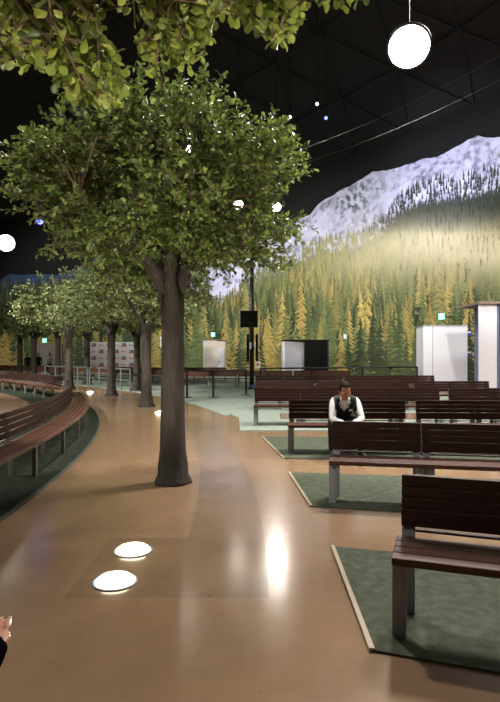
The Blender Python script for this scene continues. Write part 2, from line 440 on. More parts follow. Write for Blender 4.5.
inner = [ring(33.5, 16.6 + (84 - 16.6) * i / n_) for i in range(n_ + 1)]; outer = [ring(50.5, 40 + (84 - 40) * i / n_) for i in range(n_ + 1)]
lo_i = [bm.verts.new((p.x, p.y, 0)) for p in inner]; lo_o = [bm.verts.new((p.x, p.y, 0)) for p in outer]
hi_i = [bm.verts.new((p.x, p.y, .012)) for p in inner]; hi_o = [bm.verts.new((p.x, p.y, .012)) for p in outer]
for i in range(n_):
    bm.faces.new((hi_i[i], hi_o[i], hi_o[i + 1], hi_i[i + 1])); bm.faces.new((lo_i[i], hi_i[i], hi_i[i + 1], lo_i[i + 1])); bm.faces.new((lo_o[i], hi_o[i], hi_o[i + 1], lo_o[i + 1]))
bm.faces.new((lo_i[0], lo_o[0], hi_o[0], hi_i[0]))
tag(obj('carpet', bm, M['carpetlight']), 'wide pale teal carpet sweeping under the lamp pole and the far bench rows', 'carpet', 'green carpets under the benches')
bm = bmesh.new()
ai = [ring(28.9, -12 + 58 * i / 50) for i in range(51)]; ao = [ring(30.42, -12 + 58 * i / 50) for i in range(51)]
for r0, r1, z, lst in ((28.9, 30.42, .012, 0),):
    vi_ = [bm.verts.new((p.x, p.y, z)) for p in ai]; vo_ = [bm.verts.new((p.x, p.y, z)) for p in ao]
    vl = [bm.verts.new((p.x, p.y, 0)) for p in ao]; vk = [bm.verts.new((p.x, p.y, 0)) for p in ai]
    for i in range(50):
        bm.faces.new((vi_[i], vo_[i], vo_[i + 1], vi_[i + 1])); bm.faces.new((vo_[i], vl[i], vl[i + 1], vo_[i + 1])); bm.faces.new((vi_[i], vk[i], vk[i + 1], vi_[i + 1]))
kc = tag(obj('carpet', bm, M['carpetdark']), 'dark green curved carpet strip beneath the ring of benches', 'carpet', 'green carpets under the benches')
bm = bmesh.new()
tube(bm, [ring(30.44, -12 + 58 * i / 60, .006) for i in range(61)], .02, 6)
obj('edging', bm, M['edgedark'], kc)

# ------------------------------------------------------------------ benches
def bench(name, label, L, nm, loc, rz, group, wood='wood', far=False):
    """Seat front towards local -y, backrest plane at y=0; local x from 0 to L."""
    t = thing(name, label, 'bench', loc, rz, group)
    bm = bmesh.new()
    for k in range(5 if nm == 1 else 4):                          # seat planks
        y0, wd = (-.40 + k * .081, .062) if nm == 1 else (-.385 + k * .097, .091)
        box(bm, -.025 if nm > 1 else 0, L + (.03 if nm > 1 else 0), y0, y0 + wd, .408, .45)
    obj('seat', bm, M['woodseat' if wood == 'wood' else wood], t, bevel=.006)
    ml = L / nm
    for q in range(nm):
        bm = bmesh.new(); x0, x1 = q * ml + (.004 if q else 0), (q + 1) * ml + (-.004 if q < nm - 1 else .03)
        for z0, z1 in ((.50, .56), (.578, .638), (.656, .716), (.734, .80)) if nm == 1 else ((.47, .485), (.51, .609), (.6125, .670), (.6735, .731), (.7345, .80)) if not far else ((.51, .653), (.656, .80)):
            yy = (z0 - .47) * .16
            if z0 == .47: box(bm, x0, x1, .02, .06, z0, z1); continue
            box(bm, x0, x1, yy - .022, yy + .018, z0, z1)
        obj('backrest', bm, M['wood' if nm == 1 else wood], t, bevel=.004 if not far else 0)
    xs = [.04]
    for q in range(1, nm): xs += [q * ml - .05, q * ml + .05] if not far else [q * ml]
    if nm > 1: xs.append(L - .04)
    fm = M['steel2' if nm == 1 else 'steel']
    for x in xs:
        bm = bmesh.new(); box(bm, x - .036 - .03 * (x < .1), x + .036 - .03 * (x < .1), -.33, -.28, .012, .40); obj('leg', bm, fm, t, bevel=.004)
        bm = bmesh.new()
        box(bm, x - .036, x + .036, -.03, .015, .012, .44)
        v = [bm.verts.new(p) for p in ((x - .036, -.005, .44), (x + .036, -.005, .44), (x + .036, .03, .44), (x - .036, .03, .44),
                                       (x - .036, .066, .78), (x + .036, .066, .78), (x + .036, .10, .78), (x - .036, .10, .78))]
        for f in ((0, 1, 5, 4), (1, 2, 6, 5), (2, 3, 7, 6), (3, 0, 4, 7), (4, 5, 6, 7), (3, 2, 1, 0)): bm.faces.new([v[i] for i in f])
        obj('upright', bm, fm, t)
        bm = bmesh.new(); box(bm, x - .03, x + .03, -.33, .0, .375, .406); obj('bracket', bm, fm, t)
    return t
GR = 'dark slatted benches in rows facing the camera'
bench('bench', 'dark brown slatted bench closest to the camera, cut off by the frame edge', 1.95, 2, (.888, 3.167, 0), math.radians(-19.5), GR)
bench('bench', 'dark slatted bench directly in front of the seated man', 3.65, 4, (.885, 5.78, 0), math.radians(-11), GR)
bench('bench', 'dark slatted bench the man in the vest sits on', 1.80, 2, (.62, 8.58, 0), math.radians(-2.5), GR)
bench('bench', 'long dark bench level with the seated man, across a narrow gap', 3.7, 4, (2.62, 8.50, 0), math.radians(-2.5), GR)
bench('bench', 'long dark bench in the first row behind the seated man', 4.02, 4, (.10, 11.8, 0), math.radians(.3), GR)
bench('bench', 'dark bench in the row behind the seated man, running out of frame', 2.9, 3, (4.34, 11.75, 0), math.radians(0), GR)
bench('bench', 'short dark bench two rows behind the seated man, on the tree aisle side', 1.60, 2, (.16, 15.1, 0), 0, GR)
bench('bench', 'dark bench two rows behind the seated man, straight above his head', 2.55, 3, (1.86, 15.1, 0), 0, GR)
bench('bench', 'dark bench two rows behind the seated man, below the tall white panel booth', 2.05, 2, (4.57, 15.0, 0), 0, GR)
bench('bench', 'dark bench three rows behind the seated man, starting at the lamp pole', 3.1, 3, (.2, 19.4, 0), 0, GR)
bench('bench', 'dark bench three rows behind the seated man, ending under the white panel booth', 3.2, 3, (3.4, 19.4, 0), 0, GR)
GF = 'reddish brown benches of the far rows'
for i, (x0, L) in enumerate(((-3.25, 2.6), (-.58, 2.6), (2.1, 2.7))):
    bench('bench', ('far reddish bench behind the black barrier posts', 'far reddish bench behind the lamp pole foot', 'far reddish bench below the booth with black door')[i], L, 2, (x0, 26, 0), 0, GF, 'wood2', True)
bench('bench', 'far reddish bench standing before the cream booth with a door', 2.6, 2, (-4.1, 33.3, 0), 0, GF, 'wood2', True)
ordn = ['first', 'second', 'third', 'fourth', 'fifth', 'sixth', 'seventh', 'eighth', 'ninth', 'tenth', 'eleventh', 'twelfth']
def arc_bench(label, R, a0, Lm, inward, group, wood, far=False, extra=.0):
    """A straight bench module on the chord of a ring; a0 in degrees is its low-angle end. inward: seat faces the centre."""
    da = math.degrees(2 * math.asin(Lm / 2 / R)); p, q = ring(R, a0), ring(R, a0 + da)
    if inward:   # local -y points to the centre, so local +x runs ... towards decreasing angle
        d = p - q; return bench('bench', label, d.length - .02, 2 if far else 1, q, math.atan2(d.y, d.x), group, wood, far), a0 + da
    d = q - p
    return bench('bench', label, d.length - .02, 1, p, math.atan2(d.y, d.x), group, wood, far), a0 + da
for rowi, (R, a0, nb_, nm_) in enumerate(((37.0, 38.6, 5, 'front'), (39.6, 41.0, 5, 'rear'))):
    a = a0
    for k in range(nb_):
        _, a = arc_bench(f'reddish bench beyond the trees, {ordn[k]} of the {nm_} far row from the big trunk', R, a, 4.0, True, GF, 'wood2', True)
        a += .12
# ring of benches around the court: a near stretch facing out, a far stretch facing in
GO = 'curved ring of slatted benches facing the aisle'
a = -3.6
names = ['slatted ring bench cut off by the frame, its leg on the dark carpet', ]
for k in range(9):
    _, a = arc_bench(f'brown slatted ring bench facing the tree aisle, {ordn[k]} from the camera', 29.85, a, 1.55, False, GO, 'wood2')
GI = 'inner benches of the ring facing the court'
a = 27.2
for k in range(7):
    _, a = arc_bench(f'brown ring bench facing the court, {ordn[k]} from the bend of the ring', 29.85, a, 1.6, True, GI, 'wood2')

# ------------------------------------------------------------------ trees
LEAF1 = np.array([(0, 0, 0), (0, .36, -.03), (0, .70, -.04), (0, 1, -.12), (-.21, .34, .05), (-.30, .68, .05), (.21, .34, .05), (.30, .68, .05)], float)
LT1 = np.array([(0, 1, 4), (0, 6, 1), (2, 3, 5), (2, 7, 3)]); LQ1 = np.array([(1, 2, 5, 4), (1, 6, 7, 2)])
LEAF2 = np.array([(0, 0, 0), (0, .25, -.02), (0, .5, -.03), (0, .75, -.05), (0, 1, -.12), (-.17, .25, .03), (-.29, .5, .05), (-.32, .75, .04), (-.18, .94, -.04), (.17, .25, .03), (.29, .5, .05), (.32, .75, .04), (.18, .94, -.04)], float)
LT2 = np.array([(0, 1, 5), (0, 9, 1)]); LQ2 = np.array([(1, 2, 6, 5), (2, 3, 7, 6), (3, 4, 8, 7), (1, 9, 10, 2), (2, 10, 11, 3), (3, 11, 12, 4)])
def leaves_mesh(name, pos, dirs, size, m, parent, rich=False):
    LEAF, LT, LQ = (LEAF2, LT2, LQ2) if rich else (LEAF1, LT1, LQ1)
    n = len(pos)
    d = dirs / np.linalg.norm(dirs, axis=1, keepdims=True)
    up = np.array([0, 0, 1.0]) + rng.normal(0, .55, (n, 3))
    s = np.cross(d, up); s /= np.linalg.norm(s, axis=1, keepdims=True); nn = np.cross(s, d)
    B = np.stack([s, d, nn], 1)                                  # rows: local x, y, z axes
    v = np.einsum('lk,nkj->nlj', LEAF, B) * size[:, None, None] + pos[:, None, :]
    base = (np.arange(n) * len(LEAF))[:, None, None]
    return np_mesh(name, v.reshape(-1, 3), [(LT[None] + base).reshape(-1, 3), (LQ[None] + base).reshape(-1, 4)], m, parent)
def make_tree(name, label, loc, blobs, ncl, per, lsize, trunk_h=2.45, r0=.15, group='indoor trees along the aisle', limb=.55, reject=None, leaf='leaf', shell=.5, tw=.38, flare=.26, clump=True, rich=False):
    t = thing(name, label, 'tree', loc, 0, group)
    base = np.array(loc, float)
    pr = [(flare, 0), (flare * .98, .03), (flare * .82, .10), (r0 * 1.24, .22), (r0 * 1.08, .38), (r0 * 1.0, .7), (r0 * .95, 1.3), (r0 * .92, 1.9), (r0 * 1.0, trunk_h - .1), (r0 * .92, trunk_h + .12)]
    bm = bmesh.new(); lathe(bm, pr, 20)
    for v in bm.verts:
        an = math.atan2(v.co.y, v.co.x); k = 1 + .07 * math.sin(an * 5 + 1) * max(.35, 1 - v.co.z / .6) + .02 * math.sin(an * 9 + v.co.z * 2)
        v.co.x *= k; v.co.y *= k
    obj('trunk', bm, M['bark'], t, smooth=True)
    # cluster centres in the crown
    cs = []; w = np.array([b[3] * b[4] * b[5] for b in blobs]) ** .67; w = w / w.sum()
    tries = 0
    while len(cs) < ncl and tries < ncl * 60:
        tries += 1
        b = blobs[rng.choice(len(blobs), p=w)]
        u = rng.normal(size=3); u /= np.linalg.norm(u); rr_ = (shell ** 3 + (1 - shell ** 3) * rng.random()) ** (1 / 3)
        p = np.array(b[:3]) + u * rr_ * np.array(b[3:])
        if reject and reject(p + base): continue
        if clump and fbm(np.array(p[0] * 2.1 + 9 + p[2] * .7), np.array(p[1] * 1.6 + p[2] * 2.4 + 5), 17, 2) < .40: continue
        cs.append(p)
    cs = np.array(cs); ctr = np.array([0, 0, trunk_h + .45])
    # limbs
    limbs = []; nl = 6
    bmL = []
    for k in range(nl):
        an = 2 * PI * k / nl + rng.uniform(-.3, .3); rad = rng.uniform(.55, .95)
        b0 = blobs[0]
        end = np.array([b0[0] + b0[3] * rad * .8 * math.cos(an), b0[1] + b0[4] * rad * .8 * math.sin(an), b0[2] + b0[5] * rng.uniform(-.25, .55)])
        st = np.array([.05 * math.cos(an), .05 * math.sin(an), trunk_h + rng.uniform(-.25, .08)])
        P = [st + (end - st) * f + np.array([0, 0, .28 * math.sin(PI * f) * (1 if k % 2 else .6)]) for f in np.linspace(0, 1, 7)]
        P[1:-1] = [p + rng.normal(0, .035, 3) for p in P[1:-1]]
        bm = bmesh.new(); tube(bm, P, list(np.linspace(r0 * limb, .018, 7)), 8)
        obj('branch', bm, M['bark'], t, smooth=True); limbs += P[2:]
    limbs = np.array(limbs)
    bm = bmesh.new(); lp, ld = [], []
    for c_ in cs:
        out = c_ - ctr; out = out / (np.linalg.norm(out) + 1e-6)
        d0 = out + rng.normal(0, .45, 3) + np.array([0, 0, -.08]); d0 /= np.linalg.norm(d0)
        j = np.argmin(((limbs - c_) ** 2).sum(1)); root = limbs[j]
        a_ = c_ - d0 * tw * .5; e_ = c_ + d0 * tw * .5 + np.array([0, 0, -.05])
        if reject is not None and (reject(a_ + base) or reject(e_ + base)): tw_ok = False
        else: tw_ok = True
        mid = (root + a_) / 2 + np.array([0, 0, .05])
        if tw_ok and rng.random() < .35 and not (reject is not None and (reject(mid + base) or reject(root + base))):
            tube(bm, [root, mid, a_], [.012, .009, .006], 4, False)
        if tw_ok: tube(bm, [a_, c_, e_], [.006, .005, .002], 4, False)
        for q in range(per):
            f = (q + rng.random()) / per; p = a_ + (e_ - a_) * f
            side = np.cross(d0, rng.normal(size=3)); side /= (np.linalg.norm(side) + 1e-6)
            lp.append(p + side * .01); ld.append(d0 * rng.uniform(.3, .9) + side * rng.uniform(.5, 1.0) + np.array([0, 0, rng.uniform(-.35, .25)]))
    obj('twigs', bm, M['twig'], t)['kind'] = 'stuff'
    lp = np.array(lp); ld = np.array(ld)
    if reject is not None:
        keep = np.array([not reject(p + base) for p in lp]); lp, ld = lp[keep], ld[keep]
    fo_ = leaves_mesh('foliage', lp, ld, lsize * rng.uniform(.7, 1.25, len(lp)), M[leaf], t, rich); fo_['kind'] = 'stuff'
    return t
def proj(p):
    return CX + F * p[0] / p[1], HZ - F * (p[2] - CAMH) / p[1]
gaps = [(188, 149, 5), (238.5, 205, 8), (276.5, 207, 2)]
def main_reject(p):
    x, y = proj(p)
    if p[2] < 2.72 and math.hypot(p[0] - TB[0], p[1] - TB[1]) < .62: return True
    return any((x - a) ** 2 + (y - b) ** 2 < r * r for a, b, r in gaps)
g = Vector(((172.5 - CX) / F * 6.40, 6.40, 0)); TB = (g.x, g.y)
make_tree('tree', 'large leafy tree with flared brown trunk standing in the open aisle', (g.x, g.y, 0),
          [(-.2, 0, 3.42, 1.45, 1.5, 1.0), (-1.33, -.1, 3.45, .6, .8, .58), (.92, 0, 3.75, .6, .8, .5), (1.02, .1, 3.0, .64, .8, .42), (-.15, 0, 4.15, 1.0, 1.0, .74), (-.35, .1, 2.78, 1.1, 1.2, .48)],
          1650, 18, .070, trunk_h=2.2, limb=.62, flare=.222, r0=.142, reject=main_reject, shell=.45)
nb_x = np.array([-200, 0, 22, 40, 58, 80, 120, 150, 168, 190, 205, 215, 240, 262, 272, 290, 303, 325, 365, 372])
nb_y = np.array([110, 66, 74, 70, 92, 108, 108, 98, 62, 76, 52, 30, 22, 34, 52, 40, 18, 12, 8, -20.])
def near_reject(p):
    if p[1] < .25: return False
    x, y = proj(p)
    if -260 < x < 760 and y > np.interp(x, nb_x, nb_y, right=-60) - 6: return True
    return p[1] < 1.75 and y > -10 and not (40 < x < 170 and y < 34)
make_tree('tree', 'overhanging leafy tree whose lit branches hang in from the top edge', (-.78, .22, 0),
          [(.2, .8, 3.45, 2.0, 1.6, .8), (.55, 2.15, 3.25, 1.5, .75, .6), (.1, 2.3, 2.95, 1.0, .6, .45), (-.7, 2.1, 3.1, .8, .6, .5)],
          3000, 15, .051, trunk_h=2.3, reject=near_reject, shell=.3, rich=True, leaf='leafnear')
blobsF = [(0, 0, 3.6, 2.0, 2.0, 1.05), (-1.0, .2, 3.1, 1.2, 1.2, .6), (1.0, -.2, 3.15, 1.2, 1.2, .6), (.1, 0, 4.4, 1.2, 1.2, .6)]
p2 = ground(145, 407); p2.y += .2
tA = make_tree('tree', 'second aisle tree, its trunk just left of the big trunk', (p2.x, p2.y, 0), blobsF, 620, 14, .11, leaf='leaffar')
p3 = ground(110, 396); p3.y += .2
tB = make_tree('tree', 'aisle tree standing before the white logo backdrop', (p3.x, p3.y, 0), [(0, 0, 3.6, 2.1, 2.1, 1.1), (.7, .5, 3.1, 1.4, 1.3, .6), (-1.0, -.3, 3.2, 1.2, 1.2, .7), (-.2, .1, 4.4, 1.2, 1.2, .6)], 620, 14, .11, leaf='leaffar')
GT = 'indoor trees along the aisle'
for i, (px, py, sc, lab) in enumerate(((69, 389.5, 1.1, 'aisle tree behind the bend of the bench ring'), (137, 391, 1.0, 'thin tree in the outer row seen between the second aisle tree and the logo backdrop'),
                                       (87, 384.5, 1.06, 'outer row tree at the edge of the white logo backdrop'), (34, 380.2, 1.12, 'far tree behind the inward facing ring benches, beside the brown booth'),
                                       (20, 379.6, 1.12, 'far tree closest to the edge of the frame'), (58, 380.6, 1.1, 'hazy far tree between the brown booth and the ring bend'))):
    p = ground(px, py); dup(tA if i % 2 else tB, (p.x, p.y, 0), 1.3 * i + .5, lab, GT, sc)

# ------------------------------------------------------------------ well lights in the floor beside the trees
GU = 'round uplights set in the floor along the trees'
def spot(name, loc, target, power, cone, color=(1, .88, .7), r=.1, blend=.6):
    l = bpy.data.lights.new(name, 'SPOT'); l.energy = power; l.spot_size = math.radians(cone); l.spot_blend = blend; l.color = color; l.shadow_soft_size = r
    o = bpy.data.objects.new(name, l); COL.objects.link(o); o.location = loc
    o.rotation_euler = (Vector(target) - Vector(loc)).to_track_quat('-Z', 'Y').to_euler(); return o
for px, py, lab, tx in ((115, 582, 'round glowing floor uplight, the closer of the pair in front of the big tree', (-.6, 1.9, 3)),
                        (133, 551, 'round glowing floor uplight, the further of the pair in front of the big tree', (-.9, 5.6, 3)),
                        (160, 413, 'glowing floor uplight beside the second aisle tree', None), (90, 392.5, 'glowing floor uplight far down the aisle', None)):
    p = ground(px, py)
    t = thing('floor_uplight', lab, 'light', (p.x, p.y, 0), 0, GU)
    bm = bmesh.new(); lathe(bm, [(.148, 0), (.148, .006), (.133, .009), (.132, .004), (.132, 0)], 32); obj('rim', bm, M['steel'], t, smooth=False)
    bm = bmesh.new(); lathe(bm, [(.131, 0), (.131, .010), (.105, .032), (.055, .046), (.001, .050)], 32); obj('lens', bm, M['uplens'], t, smooth=True)
    tg = tx or (p.x - .6, p.y + 1.2, 3.4)
    spot('uplight_beam', (p.x, p.y, .05), tg, 560 if tx else 420, 115)

# ------------------------------------------------------------------ ceiling lamps
GL = 'bright hanging lamps of the hall'
ZL = 6.6
lamp_px = [(409, 47, .33, 'lampbig', 'largest blazing floodlight high above the benches', 1500, 9.0),
           (188, 149, .22, 'lampdim', 'small lamp glinting through the upper crown of the big tree', 60, 30.0),
           (238.5, 205, .25, 'lampdim', 'bright lamp at the edge of the crown, the larger of a close pair', 60, 28.0),
           (276.5, 207, .22, 'lamp', 'lamp half hidden by leaves at the crown edge, mirrored as a streak on the floor', 420, 28.0),
           (6, 243, .55, 'lampdim', 'warm lamp under the dark ceiling beyond the tree at the frame edge', 400, 36.0)]
cam = Vector((0, 0, CAMH))
for px, py, r, m, lab, pw, Yl in lamp_px:
    p = at(px, py, Yl)
    d = (Vector((p.x * .3, p.y * .35, 0)) - p).normalized()
    q = d.to_track_quat('-Z', 'Y').to_matrix().to_4x4()
    t = thing('ceiling_lamp', lab, 'lamp', p, 0, GL)
    bm = bmesh.new(); lathe(bm, [(r * .3, .30), (r * .5, .28), (r * .62, .14), (r * 1.12, .03), (r * 1.12, -.005), (r * 1.0, -.01), (r * 1.0, .015)], 28, M4=q); obj('housing', bm, M['black'], t, smooth=True)
    bm = bmesh.new(); lathe(bm, [(r, .0), (r * .9, -.02), (r * .5, -.045), (.001, -.055)], 28, M4=q); obj('lens', bm, M[m], t, smooth=True)
    zt = dome_z(math.hypot(p.x - RC[0], p.y - RC[1])) - p.z
    bm = bmesh.new(); tube(bm, [q @ Vector((0, 0, .28)), (0, 0, .9), (0, 0, zt)], .012, 6); obj('cable', bm, M['black'], t)
    spot('lamp_beam', p + d * .12, p + d, pw, 150, (1, .93, .83), r * .9, 1.0)
# unseen hall lamps, several added to brighten the rows and aisle; no fixtures
for x, y, pw in ((-3.5, -3, 800), (6, -3, 300), (10, 5, 1200), (9.5, 14, 3200), (4.6, 9.5, 3000), (-12, 11, 3000), (-1.0, 8.6, 2400), (14, 20, 3200), (-24, 26, 3500), (-28, 44, 4000)):
    spot('hall_lamp_beam', (x, y, 8.6), (x, y, 0), pw, 150, (1, .93, .83), .3, 1.0)
for q, tg, pw in (((8.2, 16, 8.4), (11.2, 29, 1.5), 2600), ((9.5, 18, 8.4), (3.5, 37, 1.2), 4200), ((.9, -3.0, 1.9), (-.1, 2.4, 3.9), 2300), ((-14, 15, 7.5), (-8, 25, 3.2), 13000), ((-8.5, 8, 7), (-3.4, 16.5, 3.4), 5000), ((-5.5, 1.0, 6.5), (-1, 6.2, 3.4), 1500)):
    spot('tree_flood_beam', q, tg, pw, 75 if tg[1] < 28 and q[1] > -2 else (44 if tg[1] > 28 else 40), (1, .95, .84), .25, .8)  # unseen spots added to brighten booths and tree crowns
# unseen spots added without fixtures to brighten the mural and its peak
for dg, pw in ((0, 1800), (12, 2200), (22, 2600), (31, 2800), (40, 2600), (50, 2600), (60, 3200), (72, 3400)):
    p = ring(39.5, dg, 11.5); spot('wall_washer_beam', p, ring(52, dg, 5.5), pw * 1.2, 110, (1, .97, .9), .3, .8)
for dg, pw in ((2, 2600), (12, 2800), (22, 2800), (32, 2400)):
    p = ring(43.5, dg, 9.0); spot('peak_washer_beam', p, ring(52, dg, 12.3), pw, 70, (.74, .76, 1), .3, 1.0)
# little fixtures on the dome and the catenary cables
for px, py, m, lab in ((326, 118, 'bluelens', 'tiny blue pinpoint light on the dark ceiling'), (317, 104, 'whitelens', 'tiny white light on the dark ceiling above the blue one'), (290, 117, 'whitelens', 'tiny white light on the dark ceiling closest to the tree crown'),
                       (40, 221, 'bluelens', 'blue stage light behind the crown, mirrored as a violet streak')):
    Yl = 26 if px > 100 else 30; p = at(px, py, Yl)
    t = thing('ceiling_spotlight', lab, 'light', p, 0, 'small ceiling spotlights')
    q = (cam - p).to_track_quat('-Z', 'Y').to_matrix().to_4x4(); r = .085 if px > 100 else .2
    bm = bmesh.new(); lathe(bm, [(r * .8, .26), (r * 1.15, .2), (r * 1.2, 0), (r * 1.05, -.01)], 16, M4=q); obj('housing', bm, M['black'], t, smooth=True)
    bm = bmesh.new(); lathe(bm, [(r, -.005), (r * .7, -.02), (.001, -.03)], 16, M4=q); obj('lens', bm, M[m], t, smooth=True)
    zt = dome_z(math.hypot(p.x - RC[0], p.y - RC[1])) - p.z
    bm = bmesh.new(); tube(bm, [(0, 0, .05), (0, 0, zt)], .015, 6); obj('hanger', bm, M['black'], t)
for a_, b_, lab in (((296, 166, 24), (560, 50, 15), 'thin grey cable strung across the dark ceiling, the lower one'), ((300, 150, 27), (500, 56, 22), 'faint thin cable strung across the ceiling, the upper one')):
    p, q = at(*a_), at(*b_); bm = bmesh.new()
    tube(bm, [p + (q - p) * f - Vector((0, 0, .25 * math.sin(PI * f))) for f in np.linspace(-.15, 1.15, 20)], (.007 if 'lower' in lab else .005), 6)
    tag(obj('ceiling_cable', bm, M['cable'], smooth=True), lab, 'cable')

# ------------------------------------------------------------------ lamp pole with screen and loudspeakers
P0 = ground(251.8, 389)
t = thing('lamp_pole', 'tall dark pole standing at the end of the bench rows', 'pole', P0)
bm = bmesh.new(); tube(bm, [(0, 0, .02), (0, 0, 7.4)], [.105, .085], 14); obj('pole', bm, M['pole'], t, smooth=True)
bm = bmesh.new(); lathe(bm, [(.2, .012), (.2, .05), (.14, .07)], 20); obj('base_plate', bm, M['pole'], t)
bm = bmesh.new(); lathe(bm, [(.116, .07), (.116, .20)], 16); obj('tape_band', bm, M['tape'], t)
bm = bmesh.new(); tube(bm, [(-.55, -.02, 6.6), (.55, -.02, 6.6)], .035, 8); obj('crossarm', bm, M['pole'], t)
Yp = P0.y - .25
def pbox(name, label, cat, px0, px1, py0, py1, Y, dep, m, group=None):
    a, b = at(px0, py1, Y), at(px1, py0, Y)
    tt = thing(name, label, cat, ((a.x + b.x) / 2, Y, a.z), 0, group)
    return tt, (b.x - a.x) / 2, b.z - a.z
tt, w, h = pbox('screen', 'black flat screen mounted on the tall pole', 'screen', 240, 258, 310.5, 327.5, Yp, .1, 'black')
bm = bmesh.new(); box(bm, -w, w, 0, .08, 0, h); obj('housing', bm, M['black'], tt, bevel=.01)
M['glass'] = mat('dark_screen_glass', lin(12, 12, 14), .12)
bm = bmesh.new(); box(bm, -w + .03, w - .03, -.006, 0, .03, h - .03); obj('display', bm, M['glass'], tt)
bm = bmesh.new(); box(bm, -.08, .08, .08, .2, h * .4, h * .6); obj('bracket', bm, M['black'], tt)
for px0, px1, lab in ((246.6, 249.2, 'slim black column loudspeaker on the tree side of the pole'), (255.6, 258.2, 'slim black column loudspeaker on the bench side of the pole')):
    tt, w, h = pbox('column_speaker', lab, 'loudspeaker', px0, px1, 334, 362, Yp, .1, 'black', 'column loudspeakers on the pole')
    bm = bmesh.new(); box(bm, -w, w, 0, .16, 0, h); obj('cabinet', bm, M['black'], tt, bevel=.01)
    bm = bmesh.new(); box(bm, -w + .012, w - .012, -.008, 0, .04, h - .04); obj('grille', bm, M['blackmatt'], tt)
    sgn = 1 if px0 < 252 else -1
    bm = bmesh.new(); box(bm, min(0, sgn * .13), max(0, sgn * .13), .16, .2, h * .45, h * .52); obj('bracket', bm, M['black'], tt)
for px0, px1, lab in ((249.6, 251.4, 'small white control box on the pole, beside the tree side speaker'), (254.4, 256.0, 'small white control box on the pole, beside the bench side speaker')):
    tt, w, h = pbox('control_box', lab, 'box', px0, px1, 342.5, 349, Yp + .05, .1, 'white', 'white boxes on the pole')
    bm = bmesh.new(); box(bm, -w, w, 0, .1, 0, h); obj('cover', bm, M['white'], tt, bevel=.006)
tt, w, h = pbox('notice_sign', 'small white notice with a red mark hung low on the pole', 'sign', 255.4, 260, 361, 368, Yp, .02, 'white')
bm = bmesh.new(); box(bm, -w, w, 0, .015, 0, h); obj('board', bm, M['signwhite'], tt)
bm = bmesh.new(); lathe(bm, [(.06, 0), (.06, .006)], 18, M4=Matrix.Translation((0, 0, h * .5)) @ Matrix.Rotation(PI / 2, 4, 'X')); obj('red_mark', bm, M['red'], tt)

# ------------------------------------------------------------------ barriers
def barrier(name, label, pts, posts, m, h=.97, plates=True, group=None, midrail=False):
    t = thing(name, label, 'barrier', pts[0], 0, group); o = Vector(pts[0])
    bm = bmesh.new(); tube(bm, [Vector((p[0], p[1], h)) - Vector((o.x, o.y, 0)) for p in pts], .035, 8); obj('rail', bm, m, t)
    if midrail:
        bm = bmesh.new(); tube(bm, [Vector((p[0], p[1], h * .5)) - Vector((o.x, o.y, 0)) for p in pts], .02, 8); obj('rail', bm, m, t)
    for p in posts:
        x, y = p[0] - o.x, p[1] - o.y
        bm = bmesh.new(); tube(bm, [(x, y, .03), (x, y, h)], .04, 10); obj('post', bm, m, t)
        if plates:
            bm = bmesh.new(); lathe(bm, [(.2, .012), (.2, .025), (.05, .04)], 20, (x, y, 0)); obj('base_plate', bm, m, t)
a_, b_ = Vector((-2.25, 19.3, 0)), Vector((-1.32, 19.4, 0)); c_ = Vector((-.15, 20.6, 0))
barrier('railing', 'black waist-high railing on round feet between the big trunk and the lamp pole', [a_ + Vector((-.12, 0, 0)), b_, c_], [a_, b_, c_], M['black'])
a_, b_ = Vector((.45, 22.9, 0)), Vector((8.05, 26, 0))
barrier('railing', 'long black railing behind the bench rows, in front of the mural', [a_, b_], [a_ + (b_ - a_) * f for f in (0, .3, .62, 1)], M['black'])
for s, (d0, d1) in enumerate(((33.5, 37.2), (37.6, 41.3), (41.7, 45.4), (45.8, 49.5))):
    pts = [ring(33.3, d0 + (d1 - d0) * i / 4) for i in range(5)]
    barrier('railing', f'silver crowd railing behind the trees, {ordn[s]} section from the big trunk', pts, [pts[0], pts[2], pts[4]], M['silver'], .95, False, 'silver railings behind the trees', True)

# ------------------------------------------------------------------ booths, backdrop, signs along the wall
def booth(label, px0, px1, pyt0, R, dep, face, rz=None):
    k = ((px0 + px1) / 2 - CX) / F
    X, Y, _ = wall_hit((px0 + px1) / 2, HZ, R); Y = float(Y); X = float(X)
    w = (px1 - px0) / F * Y; h = CAMH + (HZ - pyt0) / F * Y
    t = thing('booth', label, 'booth', (X, Y, 0), rz if rz is not None else 0.0, 'vestibule booths along the mural')
    return t, w, h
t, w, h = booth('cream booth with a small door, standing behind the barrier posts', 203, 225.5, 340.5, 46.5, 1.6, None, .0)
sp = w * .60
bm = bmesh.new(); box(bm, -w / 2, -w / 2 + sp, 0, .08, 0, h); obj('side_panel', bm, M['cream'], t)
bm = bmesh.new(); box(bm, -w / 2 + sp, w / 2, 0, 1.4, 0, h - .05); obj('front_panel', bm, M['cream'], t)
bm = bmesh.new(); box(bm, -w / 2 - .03, w / 2 + .03, -.02, 1.5, h, h + .07); obj('roof', bm, M['taupe'], t)
dr = bmesh.new(); box(dr, -w / 2 + sp + .12, w / 2 - .1, -.05, -.003, .05, h * .80); d_ = obj('door', dr, M['white'], t, bevel=.01)
bm = bmesh.new(); box(bm, -w / 2 + sp + .17, -w / 2 + sp + .21, -.09, -.05, 1.0, 1.15); obj('handle', bm, M['black'], d_)
t, w, h = booth('booth with pale side wall and a black door', 283, 327.5, 341, 46.5, 1.6, None)
sp = w * .48
bm = bmesh.new(); box(bm, -w / 2, -w / 2 + .1, 0, 1.6, 0, h); obj('side_panel', bm, M['white'], t)
bm = bmesh.new(); v = [bm.verts.new(p) for p in ((-w / 2 + .1, 0, 0), (-w / 2 + sp, .3, 0), (-w / 2 + sp, .3, h - .02), (-w / 2 + .1, 0, h - .02))]; bm.faces.new(v)
